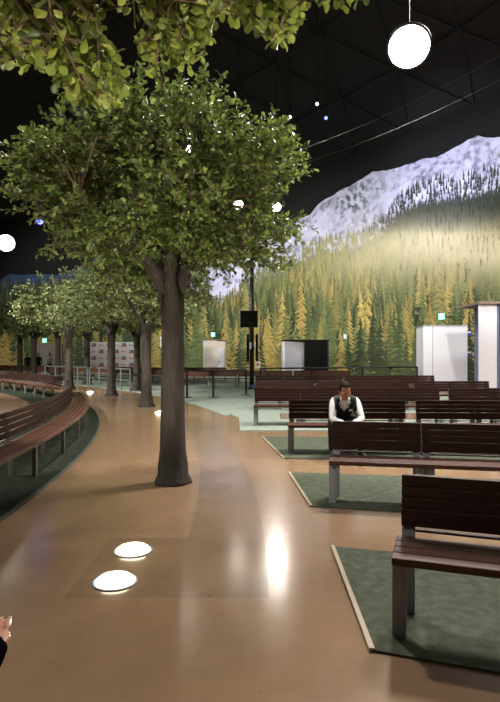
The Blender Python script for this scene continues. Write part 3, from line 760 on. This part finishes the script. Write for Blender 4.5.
bmesh.ops.solidify(bm, geom=bm.faces[:], thickness=.05); obj('inner_wall', bm, M['white'], t)
bm = bmesh.new(); box(bm, -w / 2 + sp, w / 2, -.02, .06, 0, h - .02); obj('door', bm, M['blackmatt'], t, bevel=.01)
bm = bmesh.new(); box(bm, w / 2, w / 2 + .08, -.02, 1.6, 0, h); obj('jamb', bm, M['black'], t)
bm = bmesh.new(); box(bm, -w / 2 - .02, w / 2 + .1, -.05, 1.7, h, h + .08); obj('roof', bm, M['blackmatt'], t)
t, w, h = booth('tall plain white panel booth standing behind the bench rows', 424, 466.5, 326, 47.5, 2, None, math.radians(-8))
bm = bmesh.new(); box(bm, -w / 2, w / 2, 0, .09, 0, h); obj('front_panel', bm, M['white'], t, bevel=.01)
bm = bmesh.new(); box(bm, w / 2 - .08, w / 2, .09, 2.0, 0, h); obj('side_panel', bm, M['white'], t)
bm = bmesh.new(); box(bm, -w / 2, -w / 2 + .08, .09, 2.0, 0, h); obj('side_panel', bm, M['white'], t)
bm = bmesh.new(); box(bm, -w / 2 - .03, w / 2 + .03, -.03, 2.0, h, h + .04); obj('roof', bm, M['seam'], t)
bm = bmesh.new(); box(bm, -w / 2 + .42, -w / 2 + .45, -.006, 0, 0, h); obj('seam', bm, M['seam'], t)
for py, lab in ((333.5, 'upper small blue sign jutting from the white panel booth'), (353.5, 'lower small blue sign jutting from the white panel booth')):
    p = at(469, py, t.location.y + .05)
    s_ = thing('projecting_sign', lab, 'sign', p, math.radians(-8), 'blue signs on the white panel booth')
    bm = bmesh.new(); box(bm, -.13, .12, 0, .04, -.13, .13); obj('plate', bm, M['navy'], s_, bevel=.008)
    bm = bmesh.new(); box(bm, -.09, .08, -.006, 0, .02, .09); obj('white_mark', bm, M['signwhite'], s_)
t, w, h = booth('tall open-sided white booth cut by the frame edge', 479, 545, 304, 46.8, 2.5, None, 0)
dx_ = w * (18 / 66)
bm = bmesh.new(); box(bm, -w / 2, -w / 2 + dx_, 0, .1, 0, h); obj('front_panel', bm, M['white'], t, bevel=.01)
bm = bmesh.new(); box(bm, -w / 2 + dx_, -w / 2 + dx_ + .1, .0, 2.2, 0, h); obj('side_panel', bm, M['bluegrey'], t)
bm = bmesh.new(); box(bm, w / 2 - .1, w / 2, 0, 2.2, 0, h); obj('side_panel', bm, M['white'], t)
bm = bmesh.new(); box(bm, -w / 2 + dx_ + .1, w / 2 - .1, 2.1, 2.2, 0, h); obj('back_panel', bm, M['bluegrey'], t)
bm = bmesh.new(); box(bm, -w / 2 - .05, w / 2 + .05, -.12, 2.25, h, h + .1); obj('roof', bm, M['taupe'], t)
t, w, h = booth('brown booth behind the far trees', 36, 61, 344, 46.5, 1.6, None, .25)
bm = bmesh.new(); box(bm, -w / 2, w / 2, 0, .08, 0, h); obj('front_panel', bm, M['taupe'], t)
M['greypanel'] = mat('mid_grey_panel', lin(120, 118, 116), .7)
bm = bmesh.new(); box(bm, -w * .28, w * .02, -.05, -.002, .05, h * .82); obj('door', bm, M['greypanel'], t, bevel=.01)
bm = bmesh.new(); box(bm, -w / 2, w / 2, .08, 1.4, h - .08, h); obj('roof', bm, M['taupe'], t)
bm = bmesh.new(); box(bm, w / 2 - .08, w / 2, .08, 1.4, 0, h - .08); obj('side_panel', bm, M['taupe'], t)
bm = bmesh.new(); box(bm, -w / 2, -w / 2 + .08, .08, 1.4, 0, h - .08); obj('side_panel', bm, M['taupe'], t)
# logo backdrop
X, Y, _ = wall_hit(112.5, HZ, 44.5); X = float(X); Y = float(Y)
w = 45 / F * Y; h0 = CAMH - (373 - HZ) / F * Y; h1 = CAMH + (HZ - 342) / F * Y
t = thing('step_and_repeat_backdrop', 'white backdrop printed with rows of small red and blue logos behind the trees', 'backdrop', (X, Y, 0), 0.0)
bm = bmesh.new(); box(bm, -w / 2, w / 2, 0, .05, max(h0, .1), h1); obj('panel', bm, M['signwhite'], t)
for sx in (-1, 1):
    bm = bmesh.new(); box(bm, sx * w * .42 - .04, sx * w * .42 + .04, .05, .11, .012, h1 - .1); box(bm, sx * w * .42 - .05, sx * w * .42 + .05, -.3, .4, .012, .05); obj('stand', bm, M['steel'], t)
for r in range(4):
    for cidx in range(6):
        x = -w / 2 + w * (cidx + .5) / 6; z = h1 - .26 - r * .52
        if z < .4: continue
        bm = bmesh.new()
        if (r + cidx) % 2 == 0:
            box(bm, x - .17, x + .17, -.008, -.001, z + .02, z + .16, 0); box(bm, x - .2, x + .2, -.008, -.001, z - .10, z - .01, 1)
            box(bm, x - .12, x - .02, -.011, -.008, z + .05, z + .12, 2)
            obj('logo', bm, [M['blue'], M['red'], M['signwhite']], t)
        else:
            box(bm, x - .2, x + .2, -.008, -.001, z - .02, z + .04, 0); box(bm, x - .14, x - .05, -.008, -.001, z + .05, z + .12, 1)
            obj('logo', bm, [M['pink'], M['red']], t)
# green emergency exit signs
for px, py, s, lab in ((213, 334.5, 4.2, 'green exit sign above the cream booth'), (441.5, 316.5, 6.2, 'green exit sign above the white panel booth'), (44.5, 340.5, 4.5, 'green exit sign above the brown booth')):
    X, Y, _ = wall_hit(px, HZ, 50.5); p = at(px, py, float(Y)); w = s / F * p.y / 2
    ang = math.atan2(p.y - RC[1], p.x - RC[0]) - PI / 2
    t = thing('exit_sign', lab, 'sign', p, ang, 'green exit signs on the mural')
    bm = bmesh.new(); box(bm, -w, w, -.05, .08, -w, w); obj('housing', bm, M['exit'], t, bevel=.01)
    bm = bmesh.new(); box(bm, -w * .25, w * .1, -.056, -.05, -w * .1, w * .35); box(bm, -w * .1, w * .15, -.056, -.05, w * .42, w * .66)
    box(bm, -w * .45, -w * .2, -.056, -.05, -w * .6, -w * .05); box(bm, 0, w * .2, -.056, -.05, -w * .6, -w * .05); box(bm, w * .45, w * .6, -.056, -.05, -w * .6, w * .6); obj('pictogram', bm, M['exitmark'], t)
    bm = bmesh.new(); box(bm, -.03, .03, .08, 1.0, -.03, .03); obj('wall_bracket', bm, M['black'], t)
p = at(345, 336.5, 40); X, Y, _ = wall_hit(345, HZ, 50.2); p = at(345, 336.5, float(Y))
t = thing('wall_speaker', 'tiny white box hanging before the mural', 'loudspeaker', p)
bm = bmesh.new(); box(bm, -.1, .1, -.08, .08, -.16, .16); obj('cabinet', bm, M['signwhite'], t, bevel=.02)
bm = bmesh.new(); box(bm, -.02, .02, .08, 1.2, -.02, .02); obj('wall_bracket', bm, M['black'], t)
p = wall_hit(163, HZ, 47.0); p = at(163.0, 341, float(p[1]))
t = thing('hanging_notice', 'white notice on a dark post beside the big trunk', 'sign', (p.x, p.y, 0))
bm = bmesh.new(); tube(bm, [(0, .05, .012), (0, .05, p.z + .4)], .05, 8); obj('post', bm, M['black'], t)
bm = bmesh.new(); box(bm, -.22, .22, -.03, 0, p.z - .5, p.z + .35); obj('board', bm, M['signwhite'], t)
bm = bmesh.new(); box(bm, -.16, .16, -.036, -.03, p.z - .05, p.z + .12); obj('red_mark', bm, M['red'], t)

# ------------------------------------------------------------------ people
def skin(points, edges, radii, root=0, sub=2):
    me = bpy.data.meshes.new('tmp'); me.from_pydata([tuple(p) for p in points], edges, []); o = bpy.data.objects.new('tmp', me); COL.objects.link(o)
    md = o.modifiers.new('skin', 'SKIN'); md.use_smooth_shade = True
    for i, r in enumerate(radii):
        r = r if isinstance(r, tuple) else (r, r)
        me.skin_vertices[0].data[i].radius = r; me.skin_vertices[0].data[i].use_root = (i == root)
    o.modifiers.new('sub', 'SUBSURF').levels = sub
    bpy.context.view_layer.update()
    ev = o.evaluated_get(bpy.context.evaluated_depsgraph_get()); out = bpy.data.meshes.new_from_object(ev)
    bpy.data.objects.remove(o); bpy.data.meshes.remove(me); return out
def remesh(bm, voxel, smooth=0):
    me = bpy.data.meshes.new('tmp'); bm.to_mesh(me); bm.free(); o = bpy.data.objects.new('tmp', me); COL.objects.link(o)
    md = o.modifiers.new('r', 'REMESH'); md.mode = 'VOXEL'; md.voxel_size = voxel; md.use_smooth_shade = True
    if smooth:
        s = o.modifiers.new('s', 'SMOOTH'); s.iterations = smooth; s.factor = .5
    bpy.context.view_layer.update()
    ev = o.evaluated_get(bpy.context.evaluated_depsgraph_get()); out = bpy.data.meshes.new_from_object(ev)
    bpy.data.objects.remove(o); bpy.data.meshes.remove(me); return out
def mesh_obj(name, me, m, parent=None):
    me.name = name; me.materials.clear(); me.materials.append(m)
    for p in me.polygons: p.use_smooth = True
    return link(bpy.data.objects.new(name, me), parent)
def head_geo(bm, c, R, hs=1.0):
    """Ellipsoid skull with jaw, nose, brow and ears. Face towards local -y; R rotates it."""
    T = Matrix.Translation(c) @ R @ Matrix.Scale(hs, 4)
    g = bmesh.ops.create_uvsphere(bm, u_segments=24, v_segments=18, radius=1.0)
    for v in g['verts']:
        x, y, z = v.co; s = 1.0
        if z < 0: s = 1 - .26 * (-z) ** 1.5
        v.co = T @ Vector((x * .074 * s, y * .092 * (1 - .10 * max(0, -z)) - .006 * max(0, -z), z * .118))
    def lump(p, s, rr):
        g = bmesh.ops.create_uvsphere(bm, u_segments=12, v_segments=8, radius=1.0)
        for v in g['verts']: v.co = T @ (Vector(p) + Vector((v.co.x * s[0], v.co.y * s[1], v.co.z * s[2])))
    lump((0, -.090, -.018), (.014, .020, .028), 0); lump((0, -.098, -.032), (.017, .015, .011), 0)          # nose
    lump((0, -.074, -.096), (.026, .018, .018), 0)                                                            # chin
    lump((0, -.084, .024), (.052, .010, .009), 0)                                                             # brow
    lump((0, -.086, -.062), (.024, .009, .006), 0); lump((0, -.085, -.072), (.020, .009, .006), 0)            # lips
    for sx in (-1, 1):
        lump((sx * .077, .006, -.010), (.010, .020, .032), 0); lump((sx * .046, -.066, -.026), (.022, .016, .018), 0)
    return T
def hand_geo(bm, wrist, dirv, palm_n, side, curl=.5, scale=1.0):
    """Palm with four unequal fingers bent by curl and a thumb on the side. dirv: towards the fingers; palm_n: out of the palm; side=+1 puts the thumb along +cross."""
    d = Vector(dirv).normalized(); nrm = Vector(palm_n); nrm = (nrm - d * nrm.dot(d)).normalized(); s = d.cross(nrm) * side
    W = Vector(wrist); k = scale
    me = skin([W, W + d * .035 * k, W + d * .085 * k], [(0, 1), (1, 2)], [(.026 * k, .019 * k), (.038 * k, .016 * k), (.040 * k, .014 * k)], 0, 2); 
    # orient: flatten the palm along its normal
    for v in me.vertices:
        o_ = v.co - W; a = o_.dot(d); b = o_.dot(s); c_ = o_.dot(nrm); L_ = math.hypot(b, c_)
        f = min(1, max(0, a / (.04 * k)))
        v.co = W + d * a + s * b * (1 + .15 * f) + nrm * c_ * (1 - .35 * f)
    bm.from_mesh(me); bpy.data.meshes.remove(me)
    tips = []
    for i, (off, ln) in enumerate(((.030, .070), (.011, .080), (-.009, .075), (-.028, .060))):
        p = W + d * .075 * k + s * off * k; pts = [p]; a = 0
        for q, f in enumerate((.30, .40, .32, .28)):
            if q: a += curl * (.9, .9, .6)[q - 1]
            p = p + (d * math.cos(a) + nrm * math.sin(a)) * ln * f * k * 1.05; pts.append(p)
        me = skin(pts, [(j, j + 1) for j in range(4)], [.0095 * k, .0095 * k, .0088 * k, .008 * k, .0066 * k], 0, 2); bm.from_mesh(me); bpy.data.meshes.remove(me)
        tips.append((pts[-1], (pts[-1] - pts[-2]).normalized(), (-nrm * math.cos(a) + d * math.sin(a)).normalized()))
    p = W + d * .025 * k + s * .022 * k
    pts = [p, p + (d * .5 + s * .8).normalized() * .032 * k, p + (d * .5 + s * .8).normalized() * .032 * k + (d * .85 + s * .4 + nrm * .35).normalized() * .030 * k]
    pts.append(pts[-1] + (d * .95 + s * .1 + nrm * .4).normalized() * .026 * k)
    me = skin(pts, [(0, 1), (1, 2), (2, 3)], [.014 * k, .012 * k, .010 * k, .0078 * k], 0, 2); bm.from_mesh(me); bpy.data.meshes.remove(me)
    return tips
def person(label, J, group=None, head_rot=Matrix.Identity(4), top='shirt', voxel=.009, fine=True, vest=False, hands=None, hairm='hair', legs='trousers', name='person', hs=1.0):
    """J: joints (pelvis, waist, chest, neck, head, sl, sr, el, er, wl, wr, hl, hr, kl, kr, al, ar, tl, tr) in world space."""
    V_ = {k: Vector(v) for k, v in J.items()}
    bm = bmesh.new()
    keys = ['pelvis', 'waist', 'chest', 'neckb', 'neck', 'sl', 'el', 'wl', 'sr', 'er', 'wr', 'hl', 'kl', 'al', 'hr', 'kr', 'ar', 'tl', 'tr']
    V_['neckb'] = V_['chest'] + (V_['neck'] - V_['chest']) * .55
    pts = [V_[k] for k in keys]; ix = {k: i for i, k in enumerate(keys)}
    E = [('pelvis', 'waist'), ('waist', 'chest'), ('chest', 'neckb'), ('neckb', 'neck'), ('chest', 'sl'), ('sl', 'el'), ('el', 'wl'), ('chest', 'sr'), ('sr', 'er'), ('er', 'wr'),
         ('pelvis', 'hl'), ('hl', 'kl'), ('kl', 'al'), ('al', 'tl'), ('pelvis', 'hr'), ('hr', 'kr'), ('kr', 'ar'), ('ar', 'tr')]
    rad = dict(pelvis=(.135, .11), waist=(.125, .10), chest=(.14, .11), neckb=(.068, .068), neck=(.05, .05), sl=.052, sr=.052, el=.039, er=.039, wl=.028, wr=.028,
               hl=.088, hr=.088, kl=.058, kr=.058, al=.036, ar=.036, tl=.016, tr=.016)
    def part(names, grow=0.0, over={}):
        e = [(a, b) for a, b in E if a in names and b in names]; ks = [k for k in keys if k in names]; jx = {k: i for i, k in enumerate(ks)}
        rr_ = []
        for k in ks:
            r = over.get(k, rad[k]); r = r if isinstance(r, tuple) else (r, r); rr_.append((r[0] + grow, r[1] + grow))
        return skin([V_[k] for k in ks], [(jx[a], jx[b]) for a, b in e], rr_, 0, 2)
    me = part(keys); bm.from_mesh(me); bpy.data.meshes.remove(me)
    T = head_geo(bm, V_['head'], head_rot, hs)
    me = skin([V_['neckb'], V_['neck'], V_['head'] - (head_rot @ Vector((0, -.01, .05)))], [(0, 1), (1, 2)], [.05, .05, .05], 0, 1); bm.from_mesh(me); bpy.data.meshes.remove(me)
    tips = []
    for s_, (w_, d_, n_, sd, cu) in (hands or {}).items(): tips += hand_geo(bm, w_, d_, n_, sd, cu)
    body = mesh_obj(name, remesh(bm, voxel, 2), M['skin']); tag(body, label, 'person', group)
    # clothes: slightly larger skins of the same joints, unioned
    bones = [('torso', 'pelvis', 'waist', .13), ('torso', 'waist', 'chest', .13), ('collar', 'chest', 'neckb', .09), ('arm', 'chest', 'sl', .06), ('arm', 'chest', 'sr', .06), ('arm', 'sl', 'el', .046), ('arm', 'sr', 'er', .046),
             ('arm', 'el', 'wl', .034), ('arm', 'er', 'wr', .034), ('hip', 'pelvis', 'hl', .10), ('hip', 'pelvis', 'hr', .10), ('leg', 'hl', 'kl', .07), ('leg', 'hr', 'kr', .07), ('leg', 'kl', 'al', .047), ('leg', 'kr', 'ar', .047)]
    segs = [(n_, V_[a], V_[b], r) for n_, a, b, r in bones]
    segs.append(('head', V_['neckb'] + (V_['neck'] - V_['neckb']) * .25, V_['neck'], .05)); segs.append(('head', V_['neck'], V_['head'] - (head_rot @ Vector((0, 0, .04))), .07)); segs.append(('head', V_['head'], V_['head'] + Vector((0, 0, .03)), .09))
    segs += [('foot', V_['a' + q] - Vector((0, 0, .03)), V_['t' + q], .03) for q in 'lr']
    for w_, d_, n_, sd_, cu in (hands or {}).values():
        dd = Vector(d_).normalized(); segs.append(('hand', Vector(w_) - dd * (.035 if w_ is hw_ else -.012), Vector(w_) + dd * .17, .03))
    bb = bmesh.new(); bb.from_mesh(body.data); bb.normal_update(); owner = []
    for f in bb.faces:
        c_ = f.calc_center_median(); best = (9, '')
        for n_, p_, q_, r in segs:
            d_ = q_ - p_; t_ = max(0, min(1, (c_ - p_).dot(d_) / d_.length_squared)); v_ = (c_ - p_ - d_ * t_).length - r
            if v_ < best[0]: best = (v_, n_)
        owner.append(best[1])
    def cloth(nm, keep, off, m):
        b = bb.copy(); b.faces.ensure_lookup_table()
        for v in b.verts: v.co += v.normal * off
        bmesh.ops.delete(b, geom=[f for f, o_ in zip(b.faces[:], owner) if o_ not in keep], context='FACES')
        for _ in range(4): bmesh.ops.smooth_vert(b, verts=b.verts[:], factor=.3, use_axis_x=True, use_axis_y=True, use_axis_z=True)
        me = bpy.data.meshes.new(nm); b.to_mesh(me); b.free(); o_ = mesh_obj(nm, me, m, body)
        md = o_.modifiers.new('thickness', 'SOLIDIFY'); md.thickness = .004; md.offset = 1; return o_
    shirt_ = cloth('shirt', ('torso', 'collar', 'arm', 'hip'), .011, M[top])
    if vest:
        b = bmesh.new(); b.from_mesh(shirt_.data); b.normal_update()
        ax = (V_['neckb'] - V_['waist']).normalized(); sd = (V_['sr'] - V_['sl']).normalized(); fw = sd.cross(ax)
        if fw.y > 0: fw = -fw
        kill = []
        for f in b.faces:
            r_ = f.calc_center_median() - V_['chest']; a_, x_, f_ = r_.dot(ax), r_.dot(sd), r_.dot(fw)
            if abs(x_) > .150 + .02 * (a_ > 0) or a_ < -.37 or f_ > .2 or a_ > .135: kill.append(f)
            elif f_ > 0 and a_ > -.085 and abs(x_) < .058 * (a_ + .085) / .17: kill.append(f)
        for v in b.verts: v.co += v.normal * .011
        bmesh.ops.delete(b, geom=kill, context='FACES')
        for _ in range(6):
            bmesh.ops.smooth_vert(b, verts=[v for v in b.verts if v.is_boundary], factor=.5, use_axis_x=True, use_axis_y=True, use_axis_z=True)
        me = bpy.data.meshes.new('vest'); b.to_mesh(me); b.free()
        vo = mesh_obj('vest', me, M['vest'], body); vo.modifiers.new('cloth', 'SOLIDIFY').thickness = .006
    cloth('trousers', ('hip', 'leg', 'foot'), .017, M[legs])
    for s_ in 'lr':
        a, tt_ = V_['a' + s_], V_['t' + s_]; b = bmesh.new(); d = (tt_ - a); d.z = 0; d.normalize(); z0 = .022
        me = skin([a + Vector((0, 0, -.015)) - d * .03, Vector((a.x, a.y, a.z * .5)) + d * .06, tt_ + d * .05], [(0, 1), (1, 2)], [(.050, .054), (.054, .05), (.045, .034)], 0, 2); b.from_mesh(me); bpy.data.meshes.remove(me)
        zmin = min(v.co.z for v in b.verts)
        for v in b.verts: v.co.z = max(v.co.z, .014)
        mesh_obj('shoe', remesh(b, .008, 1), M['shoe'], body)
    # hair cap and face details
    b = bmesh.new(); g = bmesh.ops.create_uvsphere(b, u_segments=28, v_segments=20, radius=1.0)
    kill = []
    for v in g['verts']:
        x, y, z = v.co
        lim = .50 if y < -.45 else (-.02 if y < .15 else -.55)
        if z < lim: kill.append(v)
        else: v.co = T @ Vector((x * .084, y * .103 + .004, z * .130 + .003))
    bmesh.ops.delete(b, geom=kill, context='VERTS'); bmesh.ops.solidify(b, geom=b.faces[:], thickness=.012); obj('hair', b, M[hairm], body, smooth=True)
    if fine:
        for sx in (-1, 1):
            b = bmesh.new(); bmesh.ops.create_uvsphere(b, u_segments=14, v_segments=10, radius=.012, matrix=T @ Matrix.Translation((sx * .031, -.0765, .005))); e_ = obj('eye', b, M['eye'], body, smooth=True)
            b = bmesh.new(); bmesh.ops.create_uvsphere(b, u_segments=10, v_segments=8, radius=.0078, matrix=T @ Matrix.Translation((sx * .031, -.0820, .004))); obj('iris', b, M['iris'], e_, smooth=True)
            b = bmesh.new(); tube(b, [T @ Vector((sx * q, y, z)) for q, y, z in ((.012, -.093, .024), (.030, -.092, .031), (.050, -.078, .025))], [.0045, .0055, .003], 6); obj('eyebrow', b, M['hair'], body, smooth=True)
        b = bmesh.new(); tube(b, [T @ Vector(q) for q in ((-.026, -.086, -.066), (-.010, -.0955, -.065), (0, -.0965, -.066), (.010, -.0955, -.065), (.026, -.086, -.066))], [.002, .005, .0052, .005, .002], 6); obj('mouth', b, M['lips'], body, smooth=True)
    return body, tips, T, V_
# the man resting his elbows on his knees
MX = 1.42
hw_ = None
J = dict(pelvis=(MX, 8.38, .565), waist=(MX, 8.30, .67), chest=(MX - .005, 8.14, .80), neck=(MX - .015, 8.00, .895), head=(MX - .025, 7.93, .985),
         sl=(MX - .172, 8.09, .835), sr=(MX + .172, 8.09, .835), el=(MX - .215, 7.90, .57), er=(MX + .215, 7.90, .57), wl=(MX - .075, 7.70, .53), wr=(MX + .065, 7.71, .545),
         hl=(MX - .10, 8.33, .54), hr=(MX + .10, 8.33, .54), kl=(MX - .205, 7.94, .50), kr=(MX + .20, 7.94, .50), al=(MX - .205, 7.97, .09), ar=(MX + .215, 7.97, .09), tl=(MX - .225, 7.82, .04), tr=(MX + .24, 7.82, .04))
hR = Matrix.Rotation(math.radians(6), 4, 'Z') @ Matrix.Rotation(math.radians(10), 4, 'X')
hands = {'l': (J['wl'], (.75, -.5, -.35), (.5, .5, -.7), -1, .45), 'r': (J['wr'], (-.75, -.5, -.35), (-.5, .5, -.7), 1, .45)}
body, tips, T, VJ = person('seated man in white shirt and dark vest, leaning forward with elbows on knees', J, head_rot=hR, vest=True, hands=hands, hs=1.09, voxel=.0065)
ax = (VJ['neckb'] - VJ['waist']).normalized(); sd = Vector((1, 0, 0)); fw = sd.cross(ax); fw = -fw if fw.y > 0 else fw
ctr_ = VJ['chest'] + sd * .085 + fw * .146 + ax * .01
bm = bmesh.new(); box(bm, -.03, .03, -.012, .012, -.011, .011, 0, Matrix.Translation(ctr_) @ Matrix((sd, fw, ax)).transposed().to_4x4() @ Matrix.Rotation(-.3, 4, 'Y')); obj('pocket_square', bm, M['shirt'], body)
bm = bmesh.new()                                        # open collar wings
ax = (VJ['neckb'] - VJ['waist']).normalized(); sd = Vector((1, 0, 0)); fw = sd.cross(ax); fw = -fw if fw.y > 0 else fw
for sx in (-1, 1):
    o_ = VJ['neckb']
    vs = [bm.verts.new(o_ + sd * a * sx + fw * f + ax * z) for a, f, z in ((.012, .105, -.05), (.075, .055, .035), (.092, .075, -.01), (.055, .115, -.075))]; bm.faces.new(vs)
bmesh.ops.solidify(bm, geom=bm.faces[:], thickness=.008); obj('collar', bm, M['shirt'], body)

# companion standing beside the camera: only one hand reaches into the picture
hw_ = at(-9, 652, 1.17); tipd = (at(-4, 618, 1.31) - hw_)
k_ = .88; Bx = -.74
J = dict(pelvis=(Bx, .97, .93 * k_), waist=(Bx, .96, 1.08 * k_), chest=(Bx, .95, 1.28 * k_), neck=(Bx, .96, 1.46 * k_), head=(Bx, .98, 1.60 * k_), sl=(Bx - .18, .95, 1.36 * k_), sr=(Bx + .16, .95, 1.36 * k_),
         el=(Bx - .24, .92, 1.08 * k_), er=(-.535, .965, .93), wl=(Bx - .25, 1.07, .87 * k_), wr=tuple(hw_), hl=(Bx - .085, .97, .90 * k_), hr=(Bx + .085, .97, .90 * k_), kl=(Bx - .095, .97, .50 * k_), kr=(Bx + .095, .97, .50 * k_),
         al=(Bx - .095, .94, .09), ar=(Bx + .095, .94, .09), tl=(Bx - .105, 1.09, .04), tr=(Bx + .105, 1.09, .04))
hands = {'r': (hw_, tipd, (0, .35, -1), 1, .16), 'l': (J['wl'], (0, .6, -.8), (1, 0, 0), 1, .3)}
M['sleeve'] = mat('black_coat_cloth', lin(12, 11, 15), 1.0, spec=0.0)
body, tips, T, VJ = person('person in black standing beside the camera, one hand reaching in at the frame edge', J, head_rot=Matrix.Rotation(PI, 4, 'Z'), top='sleeve', voxel=.006, hands=hands)
for tp, td, bk in tips[:4]:
    b = bmesh.new(); q = td.to_track_quat('Y', 'Z').to_matrix().to_4x4(); xax = td.cross(bk).normalized(); R3 = Matrix((xax, td, bk)).transposed().to_4x4()
    bmesh.ops.create_uvsphere(b, u_segments=12, v_segments=8, radius=1.0)
    for v in b.verts: v.co = Matrix.Translation(tp - td * .004 + bk * .0055) @ R3 @ Vector((v.co.x * .0055, v.co.y * .0085, v.co.z * .002))
    obj('fingernail', b, M['nail'], body, smooth=True)
# people far away among the trees: two standing, two sitting on the far bench rows
def far_person(px, Y, sit, top, label, legs='trousers', face=0.0):
    X = (px - CX) / F * Y; R = Matrix.Translation((X, Y, 0)) @ Matrix.Rotation(face, 4, 'Z')
    f = lambda *p: tuple(R @ Vector(p))
    if sit:
        J = dict(pelvis=f(0, 0, .56), waist=f(0, 0, .70), chest=f(0, -.02, .88), neck=f(0, -.04, 1.06), head=f(0, -.06, 1.20), sl=f(-.18, -.02, .97), sr=f(.18, -.02, .97), el=f(-.23, -.05, .70), er=f(.23, -.05, .70),
                 wl=f(-.14, -.28, .60), wr=f(.14, -.28, .60), hl=f(-.09, -.04, .54), hr=f(.09, -.04, .54), kl=f(-.12, -.42, .52), kr=f(.12, -.42, .52), al=f(-.12, -.42, .10), ar=f(.12, -.42, .10), tl=f(-.13, -.56, .04), tr=f(.13, -.56, .04))
    else:
        J = dict(pelvis=f(0, 0, .93), waist=f(0, 0, 1.08), chest=f(0, 0, 1.28), neck=f(0, -.01, 1.47), head=f(0, -.02, 1.61), sl=f(-.19, 0, 1.37), sr=f(.19, 0, 1.37), el=f(-.25, .02, 1.08), er=f(.25, .02, 1.08),
                 wl=f(-.24, -.08, .84), wr=f(.24, -.08, .84), hl=f(-.09, 0, .90), hr=f(.09, 0, .90), kl=f(-.11, -.02, .50), kr=f(.11, -.02, .50), al=f(-.11, .02, .09), ar=f(.11, .02, .09), tl=f(-.13, -.13, .04), tr=f(.13, -.13, .04))
    dn = Vector(J['wl']) - Vector(J['el']); dr_ = Vector(J['wr']) - Vector(J['er'])
    ax = (R.to_3x3() @ Vector((1, 0, 0)))
    hd = {'l': (J['wl'], dn, ax, 1, .3), 'r': (J['wr'], dr_, -ax, -1, .3)}
    person(label, J, 'people far behind the trees', R.to_3x3().to_4x4(), top, .011, False, False, hd, legs=legs)
far_person(27.5, 43.2, False, 'vest', 'far person in dark clothes standing between the two far trunks')
far_person(38.5, 43.0, False, 'vest', 'far person in dark clothes standing before the brown booth', face=.5)
far_person(50, 43.0, False, 'shirt', 'far person in a white top standing before the brown booth', face=-.4)

# ------------------------------------------------------------------ camera, world, view
cd = bpy.data.cameras.new('camera'); co = bpy.data.objects.new('camera', cd); COL.objects.link(co)
co.location = (0, 0, CAMH); co.rotation_euler = (PI / 2, 0, 0)
cd.sensor_fit = 'AUTO'; cd.sensor_width = 36; cd.lens = F / 702 * 36; cd.shift_y = (HZ - 351) / 702; cd.clip_end = 300; cd.clip_start = .05
S.camera = co
w = bpy.data.worlds.new('hall_ambient'); S.world = w; w.use_nodes = True
w.node_tree.nodes['Background'].inputs[0].default_value = (.02, .02, .025, 1); w.node_tree.nodes['Background'].inputs[1].default_value = .3
S.view_settings.view_transform = 'Standard'; S.view_settings.look = 'None'; S.view_settings.gamma = 1; S.view_settings.exposure = 0.0
S.view_settings.use_curve_mapping = False
